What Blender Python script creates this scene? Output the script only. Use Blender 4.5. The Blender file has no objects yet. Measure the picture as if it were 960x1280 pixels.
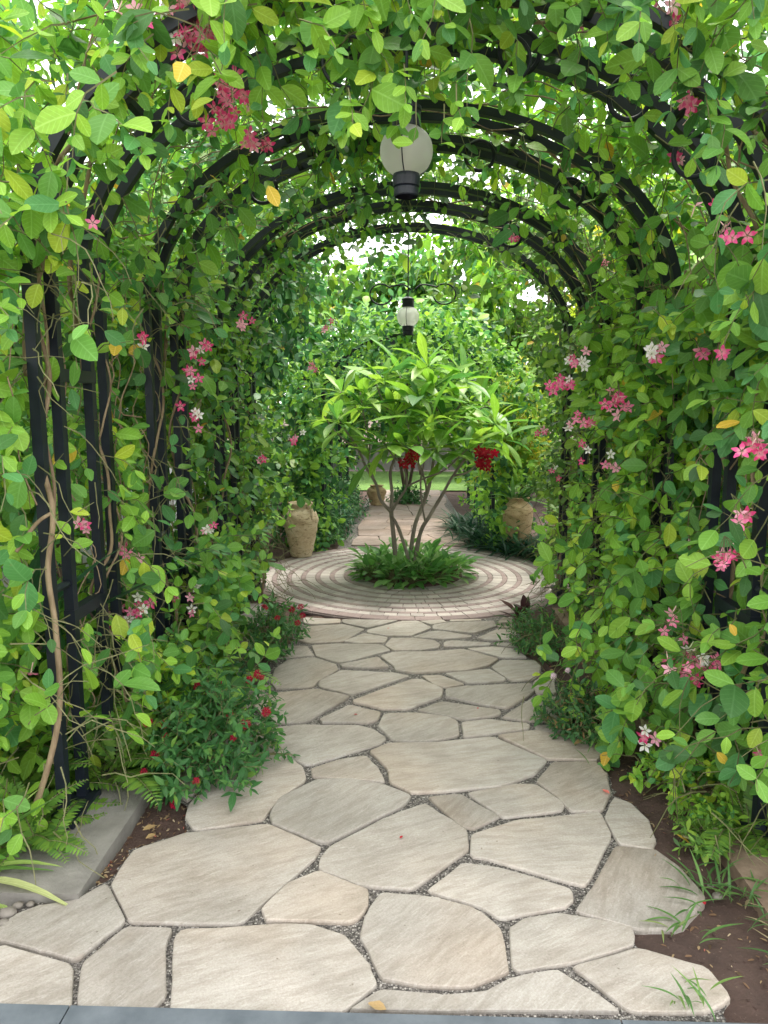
import bpy, math, random
import numpy as np
from mathutils import Vector, Matrix

# ------------------------------------------------------------------ camera, world, sun, exposure
scene = bpy.context.scene
COL = scene.collection
R = math.radians
random.seed(7)
rng = np.random.default_rng(11)
PITCH, YAW, CAMZ, FPX = R(8.3), R(1.86), 1.5, 924.0
cam_data = bpy.data.cameras.new('camera')
cam_data.sensor_fit = 'VERTICAL'
cam_data.sensor_height = 36.0
cam_data.lens = FPX / 1280 * 36.0
cam_data.clip_start = 0.05
cam_data.clip_end = 500
cam = bpy.data.objects.new('camera', cam_data)
COL.objects.link(cam)
cam.location = (0, 0, CAMZ)
cam.rotation_euler = (R(90) - PITCH, 0, YAW)
scene.camera = cam
CAM_ROT = np.array(cam.rotation_euler.to_matrix())

SUN_EL, SUN_AZ = R(66), R(28)          # azimuth measured from +Y (ahead) towards +X
world = bpy.data.worlds.new('World')
scene.world = world
world.use_nodes = True
wn, wl = world.node_tree.nodes, world.node_tree.links
wn.clear()
sky = wn.new('ShaderNodeTexSky')
sky.sky_type = 'NISHITA'
sky.sun_disc = False
sky.sun_elevation = SUN_EL
sky.sun_rotation = SUN_AZ
sky.air_density = 1.0
sky.dust_density = 4.0
cloud = wn.new('ShaderNodeMix')
cloud.data_type = 'RGBA'
cloud.inputs[0].default_value = 0.7
cloud.inputs[7].default_value = (12.5, 12.4, 12.0, 1)      # bright thin overcast, even all round
wbg = wn.new('ShaderNodeBackground')
wbg.inputs[1].default_value = 0.15
wout = wn.new('ShaderNodeOutputWorld')
wl.new(sky.outputs[0], cloud.inputs[6])
wl.new(cloud.outputs[2], wbg.inputs[0])
wl.new(wbg.outputs[0], wout.inputs[0])

sun_data = bpy.data.lights.new('sun', 'SUN')
sun_data.energy = 2.0
sun_data.angle = R(11)
sun_data.color = (1.0, 0.95, 0.86)
sun = bpy.data.objects.new('sun', sun_data)
COL.objects.link(sun)
sd = Vector((math.sin(SUN_AZ) * math.cos(SUN_EL), math.cos(SUN_AZ) * math.cos(SUN_EL), math.sin(SUN_EL)))
sun.rotation_euler = (-sd).to_track_quat('-Z', 'Y').to_euler()
sun.location = (3, 8, 9)

scene.view_settings.view_transform = 'Standard'
scene.view_settings.look = 'None'
scene.view_settings.exposure = 1.33
scene.view_settings.gamma = 1.0

# ------------------------------------------------------------------ helpers
def ray(px, py):
    d = CAM_ROT @ np.array([(px - 480) / FPX, (640 - py) / FPX, -1.0])
    return d

def ground(px, py, z=0.0):
    d = ray(px, py)
    t = (z - CAMZ) / d[2]
    return np.array([d[0] * t, d[1] * t, z])

def at(px, py, y):
    d = ray(px, py)
    t = y / d[1]
    return np.array([d[0] * t, y, CAMZ + d[2] * t])

def project(P):
    q = (np.asarray(P) - np.array([0, 0, CAMZ])) @ CAM_ROT
    zc = np.maximum(-q[:, 2], 1e-3)
    return 480 + FPX * q[:, 0] / zc, 640 - FPX * q[:, 1] / zc, -q[:, 2]

def link(o, parent=None):
    COL.objects.link(o)
    if parent is not None:
        o.parent = parent
    return o

def props(o, label=None, cat=None, group=None, kind=None):
    if label: o['label'] = label
    if cat: o['category'] = cat
    if group: o['group'] = group
    if kind: o['kind'] = kind
    return o

def empty(name, loc, label, cat, group=None):
    o = bpy.data.objects.new(name, None)
    o.empty_display_size = 0.1
    o.location = tuple(loc)
    link(o)
    return props(o, label, cat, group)

def make_mesh(name, V, F, mat, smooth=False):
    me = bpy.data.meshes.new(name)
    me.from_pydata([tuple(v) for v in V], [], [tuple(f) for f in F])
    if mat is not None: me.materials.append(mat)
    if smooth: me.polygons.foreach_set('use_smooth', [True] * len(me.polygons))
    me.update()
    return me

def mesh_obj(name, V, F, mat, parent=None, smooth=False, origin=None):
    V = np.asarray(V, float)
    o0 = np.zeros(3)
    if parent is not None: o0 = np.array(parent.matrix_basis.translation)
    if parent is not None and parent.parent is not None: o0 = o0 + np.array(parent.parent.matrix_basis.translation)
    if origin is None: origin = o0
    origin = np.asarray(origin, float)
    o = bpy.data.objects.new(name, make_mesh(name, V - origin, F, mat, smooth))
    link(o, parent)
    o.location = tuple(origin - o0)
    return o

class MB:
    def __init__(self): self.V = []; self.F = []
    def add(self, V, F):
        n = len(self.V)
        self.V.extend([tuple(v) for v in V]); self.F.extend([tuple(i + n for i in f) for f in F])
        return self
    def box(self, x0, x1, y0, y1, z0, z1):
        return self.add([(x0,y0,z0),(x1,y0,z0),(x1,y1,z0),(x0,y1,z0),(x0,y0,z1),(x1,y0,z1),(x1,y1,z1),(x0,y1,z1)],
                 [(0,3,2,1),(4,5,6,7),(0,1,5,4),(1,2,6,5),(2,3,7,6),(3,0,4,7)])
    def tube(self, pts, rad, n=6, cap=True, sq=False, up=None):
        pts = np.asarray(pts, float); k = len(pts)
        rad = np.full(k, rad) if np.isscalar(rad) else np.asarray(rad, float)
        tan = np.gradient(pts, axis=0)
        tan /= np.maximum(np.linalg.norm(tan, axis=1, keepdims=True), 1e-9)
        ref = np.array([0, 1.0, 0]) if up is None else np.asarray(up, float)
        V = []
        for i in range(k):
            t = tan[i]; a = np.cross(t, ref)
            if np.linalg.norm(a) < 0.1: a = np.cross(t, [1.0, 0.2, 0.1])
            a /= np.linalg.norm(a); b = np.cross(t, a)
            for j in range(n):
                an = 2 * math.pi * (j + (0.5 if sq else 0)) / n
                V.append(pts[i] + rad[i] * (math.cos(an) * a + math.sin(an) * b))
        F = [(i*n+j, i*n+(j+1)%n, (i+1)*n+(j+1)%n, (i+1)*n+j) for i in range(k-1) for j in range(n)]
        if cap: F += [tuple(range(n))[::-1], tuple(range((k-1)*n, k*n))]
        return self.add(V, F)
    def lathe(self, prof, n=24, c=(0,0,0), cap_bottom=True, cap_top=False):
        V = []; k = len(prof)
        for r, z in prof:
            for j in range(n):
                a = 2*math.pi*j/n
                V.append((c[0]+r*math.cos(a), c[1]+r*math.sin(a), c[2]+z))
        F = [(i*n+j, i*n+(j+1)%n, (i+1)*n+(j+1)%n, (i+1)*n+j) for i in range(k-1) for j in range(n)]
        if cap_bottom: F.append(tuple(range(n))[::-1])
        if cap_top: F.append(tuple(range((k-1)*n, k*n)))
        return self.add(V, F)
    def build(self, name, mat, parent=None, smooth=False, origin=None):
        return mesh_obj(name, self.V, self.F, mat, parent, smooth, origin)

def spline(pts, n=8):
    P = np.asarray(pts, float); out = []
    Q = np.vstack([2*P[0]-P[1], P, 2*P[-1]-P[-2]])
    for i in range(1, len(Q)-2):
        for s in np.linspace(0, 1, n, endpoint=False):
            a, b, c, d = Q[i-1], Q[i], Q[i+1], Q[i+2]
            out.append(0.5*((2*b)+(-a+c)*s+(2*a-5*b+4*c-d)*s*s+(-a+3*b-3*c+d)*s**3))
    out.append(P[-1])
    return np.array(out)

# ------------------------------------------------------------------ materials
def new_mat(name):
    m = bpy.data.materials.new(name); m.use_nodes = True
    nt = m.node_tree; nt.nodes.clear()
    out = nt.nodes.new('ShaderNodeOutputMaterial')
    p = nt.nodes.new('ShaderNodeBsdfPrincipled')
    nt.links.new(p.outputs[0], out.inputs[0])
    return m, nt, p, out

def N(nt, kind, **kw):
    n = nt.nodes.new(kind)
    for k, v in kw.items():
        if k.startswith('i_'):
            key = k[2:]
            n.inputs[int(key) if key.isdigit() else key.replace('_', ' ')].default_value = v
        else: setattr(n, k, v)
    return n

def ramp(nt, stops, interp='LINEAR'):
    r = nt.nodes.new('ShaderNodeValToRGB'); r.color_ramp.interpolation = interp
    e = r.color_ramp.elements
    while len(e) < len(stops): e.new(0.5)
    for i, (p, c) in enumerate(stops):
        e[i].position = p; e[i].color = (c[0], c[1], c[2], 1) if not np.isscalar(c) else (c, c, c, 1)
    return r

def mixc(nt, fac, a, b, mode='MIX'):
    m = nt.nodes.new('ShaderNodeMix'); m.data_type = 'RGBA'; m.blend_type = mode
    for i, v in ((0, fac), (6, a), (7, b)):
        if hasattr(v, 'is_output'): nt.links.new(v, m.inputs[i])
        elif i == 0: m.inputs[0].default_value = v
        else: m.inputs[i].default_value = (v[0], v[1], v[2], 1)
    return m.outputs[2]

def bump(nt, p, h, strength=0.3, dist=0.01):
    b = N(nt, 'ShaderNodeBump', i_Strength=strength, i_Distance=dist)
    nt.links.new(h, b.inputs['Height']); nt.links.new(b.outputs[0], p.inputs['Normal'])

def noise(nt, vec, scale, detail=4, rough=0.6):
    n = N(nt, 'ShaderNodeTexNoise', i_Scale=scale, i_Detail=detail, i_Roughness=rough)
    if vec is not None: nt.links.new(vec, n.inputs['Vector'])
    return n

def coords(nt, which='Object'):
    return nt.nodes.new('ShaderNodeTexCoord').outputs[which]

def leaf_material(name, transl=0.38, rough=0.45, spec=0.3, veins=True, SAT=0.96):
    m, nt, p, out = new_mat(name)
    a = N(nt, 'ShaderNodeAttribute', attribute_name='tint')
    uv = N(nt, 'ShaderNodeUVMap')
    col = a.outputs['Color']
    nz = noise(nt, coords(nt), 9, 3)
    v = N(nt, 'ShaderNodeMapRange', i_3=0.78, i_4=1.22)
    nt.links.new(nz.outputs[0], v.inputs[0])
    hs = N(nt, 'ShaderNodeHueSaturation', i_Saturation=SAT)
    nt.links.new(v.outputs[0], hs.inputs['Value']); nt.links.new(col, hs.inputs['Color'])
    col = hs.outputs[0]
    if veins:
        sx = N(nt, 'ShaderNodeSeparateXYZ'); nt.links.new(uv.outputs[0], sx.inputs[0])
        ab = N(nt, 'ShaderNodeMath', operation='ABSOLUTE'); nt.links.new(sx.outputs[0], ab.inputs[0])
        mid = N(nt, 'ShaderNodeMapRange', i_1=0.0, i_2=0.05, i_3=1.0, i_4=0.0); nt.links.new(ab.outputs[0], mid.inputs[0])
        ml = N(nt, 'ShaderNodeMath', operation='MULTIPLY', i_1=0.55); nt.links.new(ab.outputs[0], ml.inputs[0])
        sb = N(nt, 'ShaderNodeMath', operation='SUBTRACT'); nt.links.new(sx.outputs[1], sb.inputs[0]); nt.links.new(ml.outputs[0], sb.inputs[1])
        mu = N(nt, 'ShaderNodeMath', operation='MULTIPLY', i_1=44.0); nt.links.new(sb.outputs[0], mu.inputs[0])
        sn = N(nt, 'ShaderNodeMath', operation='SINE'); nt.links.new(mu.outputs[0], sn.inputs[0])
        sv = N(nt, 'ShaderNodeMapRange', i_1=0.82, i_2=1.0, i_3=0.0, i_4=0.55); nt.links.new(sn.outputs[0], sv.inputs[0])
        mx = N(nt, 'ShaderNodeMath', operation='MAXIMUM'); nt.links.new(mid.outputs[0], mx.inputs[0]); nt.links.new(sv.outputs[0], mx.inputs[1])
        fac = N(nt, 'ShaderNodeMath', operation='MULTIPLY', i_1=0.45); nt.links.new(mx.outputs[0], fac.inputs[0])
        lt = N(nt, 'ShaderNodeHueSaturation', i_Value=1.7, i_Saturation=0.85); nt.links.new(col, lt.inputs['Color'])
        col = mixc(nt, fac.outputs[0], col, lt.outputs[0])
        bump(nt, p, mx.outputs[0], 0.25, 0.002)
    if veins:
        bn = noise(nt, coords(nt), 26, 5, 0.7)
        br = ramp(nt, [(0.66, 0.0), (0.76, 1.0)]); nt.links.new(bn.outputs[0], br.inputs[0])
        bf = N(nt, 'ShaderNodeMath', operation='MULTIPLY', i_1=0.55); nt.links.new(br.outputs[0], bf.inputs[0])
        col = mixc(nt, bf.outputs[0], col, (0.30, 0.24, 0.07))
    nt.links.new(col, p.inputs['Base Color'])
    p.inputs['Roughness'].default_value = rough
    p.inputs['Specular IOR Level'].default_value = spec
    tr = N(nt, 'ShaderNodeBsdfTranslucent')
    tc = N(nt, 'ShaderNodeHueSaturation', i_Hue=0.495, i_Saturation=1.05, i_Value=1.45); nt.links.new(col, tc.inputs['Color'])
    nt.links.new(tc.outputs[0], tr.inputs[0])
    ms = N(nt, 'ShaderNodeMixShader', i_0=transl)
    nt.links.new(p.outputs[0], ms.inputs[1]); nt.links.new(tr.outputs[0], ms.inputs[2]); nt.links.new(ms.outputs[0], out.inputs[0])
    return m

def noisy_mat(name, stops, scale=20, rough=0.8, bscale=None, bstr=0.3, bdist=0.01, spec=0.3, stretch=None, coord='Object', detail=6):
    m, nt, p, out = new_mat(name)
    c = coords(nt, coord)
    if stretch:
        mp = N(nt, 'ShaderNodeMapping'); mp.inputs['Scale'].default_value = stretch
        nt.links.new(c, mp.inputs[0]); c = mp.outputs[0]
    n = noise(nt, c, scale, detail)
    r = ramp(nt, stops); nt.links.new(n.outputs[0], r.inputs[0]); nt.links.new(r.outputs[0], p.inputs['Base Color'])
    p.inputs['Roughness'].default_value = rough
    p.inputs['Specular IOR Level'].default_value = spec
    b = noise(nt, c, bscale or scale * 3, 5)
    bump(nt, p, b.outputs[0], bstr, bdist)
    return m

M = {}
M['leaf'] = leaf_material('leaf')
M['glossy_leaf'] = leaf_material('glossy_leaf', 0.38, 0.42, 0.35)
M['small_leaf'] = leaf_material('small_leaf', 0.35, 0.45, 0.35, veins=False)
M['petal'] = leaf_material('petal', 0.3, 0.6, 0.2, veins=False, SAT=1.0)
M['iron'] = noisy_mat('black_painted_iron', [(0.35, (0.006, 0.009, 0.016)), (0.75, (0.013, 0.018, 0.030))], 14, 0.46, 60, 0.15, 0.002, 0.45)
M['bark'] = noisy_mat('pale_bark', [(0.3, (0.13, 0.11, 0.09)), (0.7, (0.30, 0.26, 0.21))], 18, 0.85, 60, 0.5, 0.006, stretch=(1, 1, 0.35))
M['trunk'] = noisy_mat('dark_bark', [(0.3, (0.06, 0.045, 0.035)), (0.7, (0.16, 0.12, 0.09))], 12, 0.9, 40, 0.6, 0.01, stretch=(1, 1, 0.3))
M['stem'] = noisy_mat('vine_stem', [(0.3, (0.15, 0.10, 0.06)), (0.7, (0.36, 0.27, 0.17))], 30, 0.8, 90, 0.5, 0.003, stretch=(1, 1, 0.25))
M['twig'] = noisy_mat('green_twig', [(0.3, (0.09, 0.10, 0.04)), (0.7, (0.20, 0.19, 0.09))], 30, 0.7, 90, 0.2, 0.002)
M['concrete'] = noisy_mat('edging_concrete', [(0.3, (0.15, 0.14, 0.125)), (0.7, (0.28, 0.265, 0.24))], 6, 0.9, 70, 0.6, 0.006)
M['stained_stone'] = noisy_mat('soil_stained_stone', [(0.3, (0.13, 0.085, 0.06)), (0.7, (0.30, 0.22, 0.16))], 9, 0.9, 90, 0.5, 0.006)
M['slate'] = noisy_mat('kerb_slate', [(0.3, (0.075, 0.09, 0.105)), (0.7, (0.15, 0.17, 0.19))], 7, 0.6, 90, 0.25, 0.003)
M['wall'] = noisy_mat('white_render', [(0.3, (0.66, 0.67, 0.70)), (0.7, (0.80, 0.81, 0.83))], 3, 0.9, 60, 0.2, 0.003)
M['timber'] = noisy_mat('grey_timber', [(0.3, (0.16, 0.15, 0.14)), (0.7, (0.30, 0.29, 0.27))], 6, 0.85, 40, 0.3, 0.004, stretch=(1, 1, 0.15))
M['pebble'] = noisy_mat('pebble_grey', [(0.3, (0.11, 0.095, 0.08)), (0.7, (0.26, 0.235, 0.205))], 8, 0.8, 60, 0.3, 0.003)

def stone_mat(name, base, light, dark, vein):
    m, nt, p, out = new_mat(name)
    oi = N(nt, 'ShaderNodeObjectInfo')
    c = coords(nt)
    rot = N(nt, 'ShaderNodeMapRange', i_3=-1.1, i_4=-0.1); nt.links.new(oi.outputs['Random'], rot.inputs[0])
    vr = N(nt, 'ShaderNodeVectorRotate', rotation_type='Z_AXIS'); nt.links.new(c, vr.inputs['Vector']); nt.links.new(rot.outputs[0], vr.inputs['Angle'])
    ad = N(nt, 'ShaderNodeVectorMath', operation='ADD'); sc = N(nt, 'ShaderNodeMath', operation='MULTIPLY', i_1=37.0)
    nt.links.new(oi.outputs['Random'], sc.inputs[0]); nt.links.new(vr.outputs[0], ad.inputs[0]); nt.links.new(sc.outputs[0], ad.inputs[1])
    wn_ = noise(nt, ad.outputs[0], 3.0, 3)
    wv = N(nt, 'ShaderNodeVectorMath', operation='MULTIPLY_ADD'); wv.inputs[1].default_value = (0.05, 0.05, 0.05)
    nt.links.new(wn_.outputs['Color'], wv.inputs[0]); nt.links.new(ad.outputs[0], wv.inputs[2])
    mp = N(nt, 'ShaderNodeMapping'); mp.inputs['Scale'].default_value = (3.2, 15, 6); nt.links.new(wv.outputs[0], mp.inputs[0])
    st = noise(nt, mp.outputs[0], 2.2, 8, 0.68)
    r = ramp(nt, [(0.25, dark), (0.45, base), (0.58, light), (0.72, base)]); nt.links.new(st.outputs[0], r.inputs[0])
    mp2 = N(nt, 'ShaderNodeMapping'); mp2.inputs['Scale'].default_value = (3, 22, 6); nt.links.new(wv.outputs[0], mp2.inputs[0])
    s2 = noise(nt, mp2.outputs[0], 5.0, 6, 0.7)
    r2 = ramp(nt, [(0.55, 0.0), (0.63, 1.0)]); nt.links.new(s2.outputs[0], r2.inputs[0])
    f2 = N(nt, 'ShaderNodeMath', operation='MULTIPLY', i_1=0.5); nt.links.new(r2.outputs[0], f2.inputs[0])
    col = mixc(nt, f2.outputs[0], r.outputs[0], vein)
    bl = noise(nt, ad.outputs[0], 2.0, 4); r3 = ramp(nt, [(0.35, (0.80, 0.78, 0.75)), (0.62, (1.04, 1.02, 1.0))]); nt.links.new(bl.outputs[0], r3.inputs[0])
    col = mixc(nt, 1.0, col, r3.outputs[0], 'MULTIPLY')
    hue = noise(nt, ad.outputs[0], 1.1, 3); r5 = ramp(nt, [(0.38, (1.0, 0.95, 0.90)), (0.5, (1, 1, 1)), (0.62, (0.97, 0.99, 1.0))]); nt.links.new(hue.outputs[0], r5.inputs[0])
    col = mixc(nt, 1.0, col, r5.outputs[0], 'MULTIPLY')
    fine = noise(nt, ad.outputs[0], 160, 4, 0.8); r6 = ramp(nt, [(0.3, (0.80, 0.78, 0.76)), (0.7, (1.12, 1.12, 1.12))]); nt.links.new(fine.outputs[0], r6.inputs[0])
    col = mixc(nt, 1.0, col, r6.outputs[0], 'MULTIPLY')
    stn = noise(nt, ad.outputs[0], 5, 6, 0.75); r7 = ramp(nt, [(0.60, 0.0), (0.74, 0.45)]); nt.links.new(stn.outputs[0], r7.inputs[0])
    col = mixc(nt, r7.outputs[0], col, (0.25, 0.20, 0.15))
    tone = N(nt, 'ShaderNodeMapRange', i_3=0.84, i_4=1.10); nt.links.new(oi.outputs['Random'], tone.inputs[0])
    hs = N(nt, 'ShaderNodeHueSaturation'); nt.links.new(tone.outputs[0], hs.inputs['Value']); nt.links.new(col, hs.inputs['Color'])
    pit = N(nt, 'ShaderNodeTexVoronoi', i_Scale=60.0); nt.links.new(mp.outputs[0], pit.inputs['Vector'])
    sp = noise(nt, ad.outputs[0], 55, 2); r4 = ramp(nt, [(0.22, (0.55, 0.50, 0.46)), (0.29, (1, 1, 1))]); nt.links.new(sp.outputs[0], r4.inputs[0])
    col = mixc(nt, 1.0, hs.outputs[0], r4.outputs[0], 'MULTIPLY')
    nt.links.new(col, p.inputs['Base Color'])
    p.inputs['Roughness'].default_value = 0.72
    p.inputs['Specular IOR Level'].default_value = 0.3
    hb = N(nt, 'ShaderNodeMath', operation='ADD'); nt.links.new(st.outputs[0], hb.inputs[0]); nt.links.new(sp.outputs[0], hb.inputs[1])
    bump(nt, p, hb.outputs[0], 0.35, 0.006)
    return m
M['flag'] = stone_mat('sandstone_flag', (0.366, 0.335, 0.301), (0.428, 0.398, 0.365), (0.305, 0.273, 0.240), (0.51, 0.485, 0.455))
M['far_flag'] = stone_mat('pinkish_flag', (0.33, 0.262, 0.235), (0.40, 0.325, 0.295), (0.25, 0.19, 0.17), (0.42, 0.35, 0.32))

def gravel_mat():
    m, nt, p, out = new_mat('pebble_joint')
    c = coords(nt)
    v = N(nt, 'ShaderNodeTexVoronoi', i_Scale=170.0); nt.links.new(c, v.inputs['Vector'])
    sp = N(nt, 'ShaderNodeSeparateColor'); nt.links.new(v.outputs['Color'], sp.inputs[0])
    r = ramp(nt, [(0.0, (0.05, 0.045, 0.042)), (0.45, (0.14, 0.125, 0.115)), (0.8, (0.25, 0.23, 0.21)), (1.0, (0.50, 0.47, 0.43))])
    nt.links.new(sp.outputs[0], r.inputs[0])
    r2 = ramp(nt, [(0.35, (1, 1, 1)), (0.8, (0.3, 0.28, 0.26))]); nt.links.new(v.outputs['Distance'], r2.inputs[0])
    nt.links.new(mixc(nt, 1.0, r.outputs[0], r2.outputs[0], 'MULTIPLY'), p.inputs['Base Color'])
    p.inputs['Roughness'].default_value = 0.8
    iv = N(nt, 'ShaderNodeMath', operation='SUBTRACT', i_0=1.0); nt.links.new(v.outputs['Distance'], iv.inputs[1])
    bump(nt, p, iv.outputs[0], 0.9, 0.004)
    return m
M['gravel'] = gravel_mat()

def soil_mat():
    m, nt, p, out = new_mat('red_brown_soil')
    c = coords(nt)
    n = noise(nt, c, 6, 8, 0.7); r = ramp(nt, [(0.3, (0.055, 0.032, 0.026)), (0.7, (0.125, 0.075, 0.058))]); nt.links.new(n.outputs[0], r.inputs[0])
    n2 = noise(nt, c, 90, 3); r2 = ramp(nt, [(0.62, 0.0), (0.72, 1.0)]); nt.links.new(n2.outputs[0], r2.inputs[0])
    f = N(nt, 'ShaderNodeMath', operation='MULTIPLY', i_1=0.35); nt.links.new(r2.outputs[0], f.inputs[0])
    nt.links.new(mixc(nt, f.outputs[0], r.outputs[0], (0.30, 0.22, 0.16)), p.inputs['Base Color'])
    p.inputs['Roughness'].default_value = 0.95
    n3 = noise(nt, c, 45, 8, 0.75)
    bump(nt, p, n3.outputs[0], 0.9, 0.02)
    return m
M['soil'] = soil_mat()

def paver_mat(name, a, b):
    m, nt, p, out = new_mat(name)
    oi = N(nt, 'ShaderNodeObjectInfo'); c = coords(nt, 'Object')
    n = noise(nt, c, 25, 6, 0.7)
    r = ramp(nt, [(0.3, a), (0.7, b)]); nt.links.new(n.outputs[0], r.inputs[0])
    t = N(nt, 'ShaderNodeMapRange', i_3=0.84, i_4=1.12); nt.links.new(oi.outputs['Random'], t.inputs[0])
    hs = N(nt, 'ShaderNodeHueSaturation'); nt.links.new(t.outputs[0], hs.inputs['Value']); nt.links.new(r.outputs[0], hs.inputs['Color'])
    nt.links.new(hs.outputs[0], p.inputs['Base Color'])
    p.inputs['Roughness'].default_value = 0.85
    n2 = noise(nt, c, 120, 4); bump(nt, p, n2.outputs[0], 0.4, 0.004)
    return m
M['pale_brick'] = paver_mat('pale_paver', (0.355, 0.315, 0.292), (0.465, 0.415, 0.388))
M['mauve_brick'] = paver_mat('mauve_paver', (0.215, 0.160, 0.152), (0.305, 0.235, 0.225))
M['mortar'] = noisy_mat('sandy_mortar', [(0.3, (0.22, 0.185, 0.17)), (0.7, (0.33, 0.29, 0.265))], 20, 0.95, 150, 0.5, 0.004)

def jar_mat(k=1.0, name='sandy_terracotta'):
    m, nt, p, out = new_mat(name)
    c = coords(nt)
    n = noise(nt, c, 7, 8, 0.7); r = ramp(nt, [(0.28, (0.38, 0.27, 0.16)), (0.5, (0.55, 0.43, 0.28)), (0.72, (0.66, 0.56, 0.41))]); nt.links.new(n.outputs[0], r.inputs[0])
    mp = N(nt, 'ShaderNodeMapping'); mp.inputs['Scale'].default_value = (6, 6, 16); nt.links.new(c, mp.inputs[0])
    n2 = noise(nt, mp.outputs[0], 3, 6, 0.75); r2 = ramp(nt, [(0.38, (0.5, 0.45, 0.4)), (0.46, (1, 1, 1))]); nt.links.new(n2.outputs[0], r2.inputs[0])
    jc = mixc(nt, 1.0, r.outputs[0], r2.outputs[0], 'MULTIPLY')
    if k < 1: jc = mixc(nt, 1.0, jc, (k, k*0.92, k*0.78), 'MULTIPLY')
    nt.links.new(jc, p.inputs['Base Color'])
    p.inputs['Roughness'].default_value = 0.88
    bump(nt, p, n2.outputs[0], 0.6, 0.012)
    return m
M['jar'] = jar_mat()
M['ochre_jar'] = jar_mat(0.72, 'ochre_terracotta')

def glass_mat():
    """seeded, slightly milky glass: part clear, part scattering"""
    m, nt, p, out = new_mat('seeded_glass')
    p.inputs['Base Color'].default_value = (0.86, 0.85, 0.81, 1)
    p.inputs['Roughness'].default_value = 0.15
    n = noise(nt, coords(nt), 22, 4); bump(nt, p, n.outputs[0], 0.10, 0.003)
    tl = N(nt, 'ShaderNodeBsdfTranslucent'); tl.inputs[0].default_value = (0.90, 0.89, 0.86, 1)
    milk = N(nt, 'ShaderNodeMixShader', i_0=0.55); nt.links.new(p.outputs[0], milk.inputs[1]); nt.links.new(tl.outputs[0], milk.inputs[2])
    tr = N(nt, 'ShaderNodeBsdfTransparent'); tr.inputs[0].default_value = (0.95, 0.95, 0.93, 1)
    lw = N(nt, 'ShaderNodeLayerWeight', i_Blend=0.28)
    f = N(nt, 'ShaderNodeMapRange', i_3=0.55, i_4=0.85); nt.links.new(lw.outputs['Facing'], f.inputs[0])
    ms = N(nt, 'ShaderNodeMixShader'); nt.links.new(f.outputs[0], ms.inputs[0])
    nt.links.new(tr.outputs[0], ms.inputs[1]); nt.links.new(milk.outputs[0], ms.inputs[2]); nt.links.new(ms.outputs[0], out.inputs[0])
    return m
M['glass'] = glass_mat()

def lawn_mat():
    return noisy_mat('lawn_green', [(0.3, (0.09, 0.19, 0.04)), (0.7, (0.18, 0.30, 0.07))], 12, 0.9, 200, 0.6, 0.02)
M['lawn'] = lawn_mat()
# ------------------------------------------------------------------ ground, paths, paving
soil_rng = np.random.default_rng(3)
def soil_height(x, y):
    return (-0.034 + 0.012 * np.sin(x * 9.1 + y * 4.3) * np.cos(y * 7.7 - x * 3.1) + 0.006 * np.sin(x * 23 + 1.3) * np.sin(y * 19))
gx = np.concatenate([[-300, -80, -20, -8, -4], np.arange(-2.6, 2.61, 0.06), [4, 8, 20, 80, 300]])
gy = np.concatenate([[-60, -10, -2], np.arange(1.2, 8.0, 0.07), np.arange(8.2, 20, 0.8), [30, 80, 300]])
X, Y = np.meshgrid(gx, gy)
Z = soil_height(X, Y)
Z += np.where((X > 0.62) & (X < 2.6), 0.012, 0.0) * np.clip((np.abs(X)-0.62)/0.15, 0, 1) + soil_rng.normal(0, 0.0035, X.shape)
Z[(np.abs(X) > 3) | (Y < 1.2) | (Y > 9)] = -0.03
nx, ny = len(gx), len(gy)
Vs = np.stack([X.ravel(), Y.ravel(), Z.ravel()], 1)
Fs = [(j*nx+i, j*nx+i+1, (j+1)*nx+i+1, (j+1)*nx+i) for j in range(ny-1) for i in range(nx-1)]
props(mesh_obj('garden_soil', Vs, Fs, M['soil'], smooth=True), kind='structure')

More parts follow.
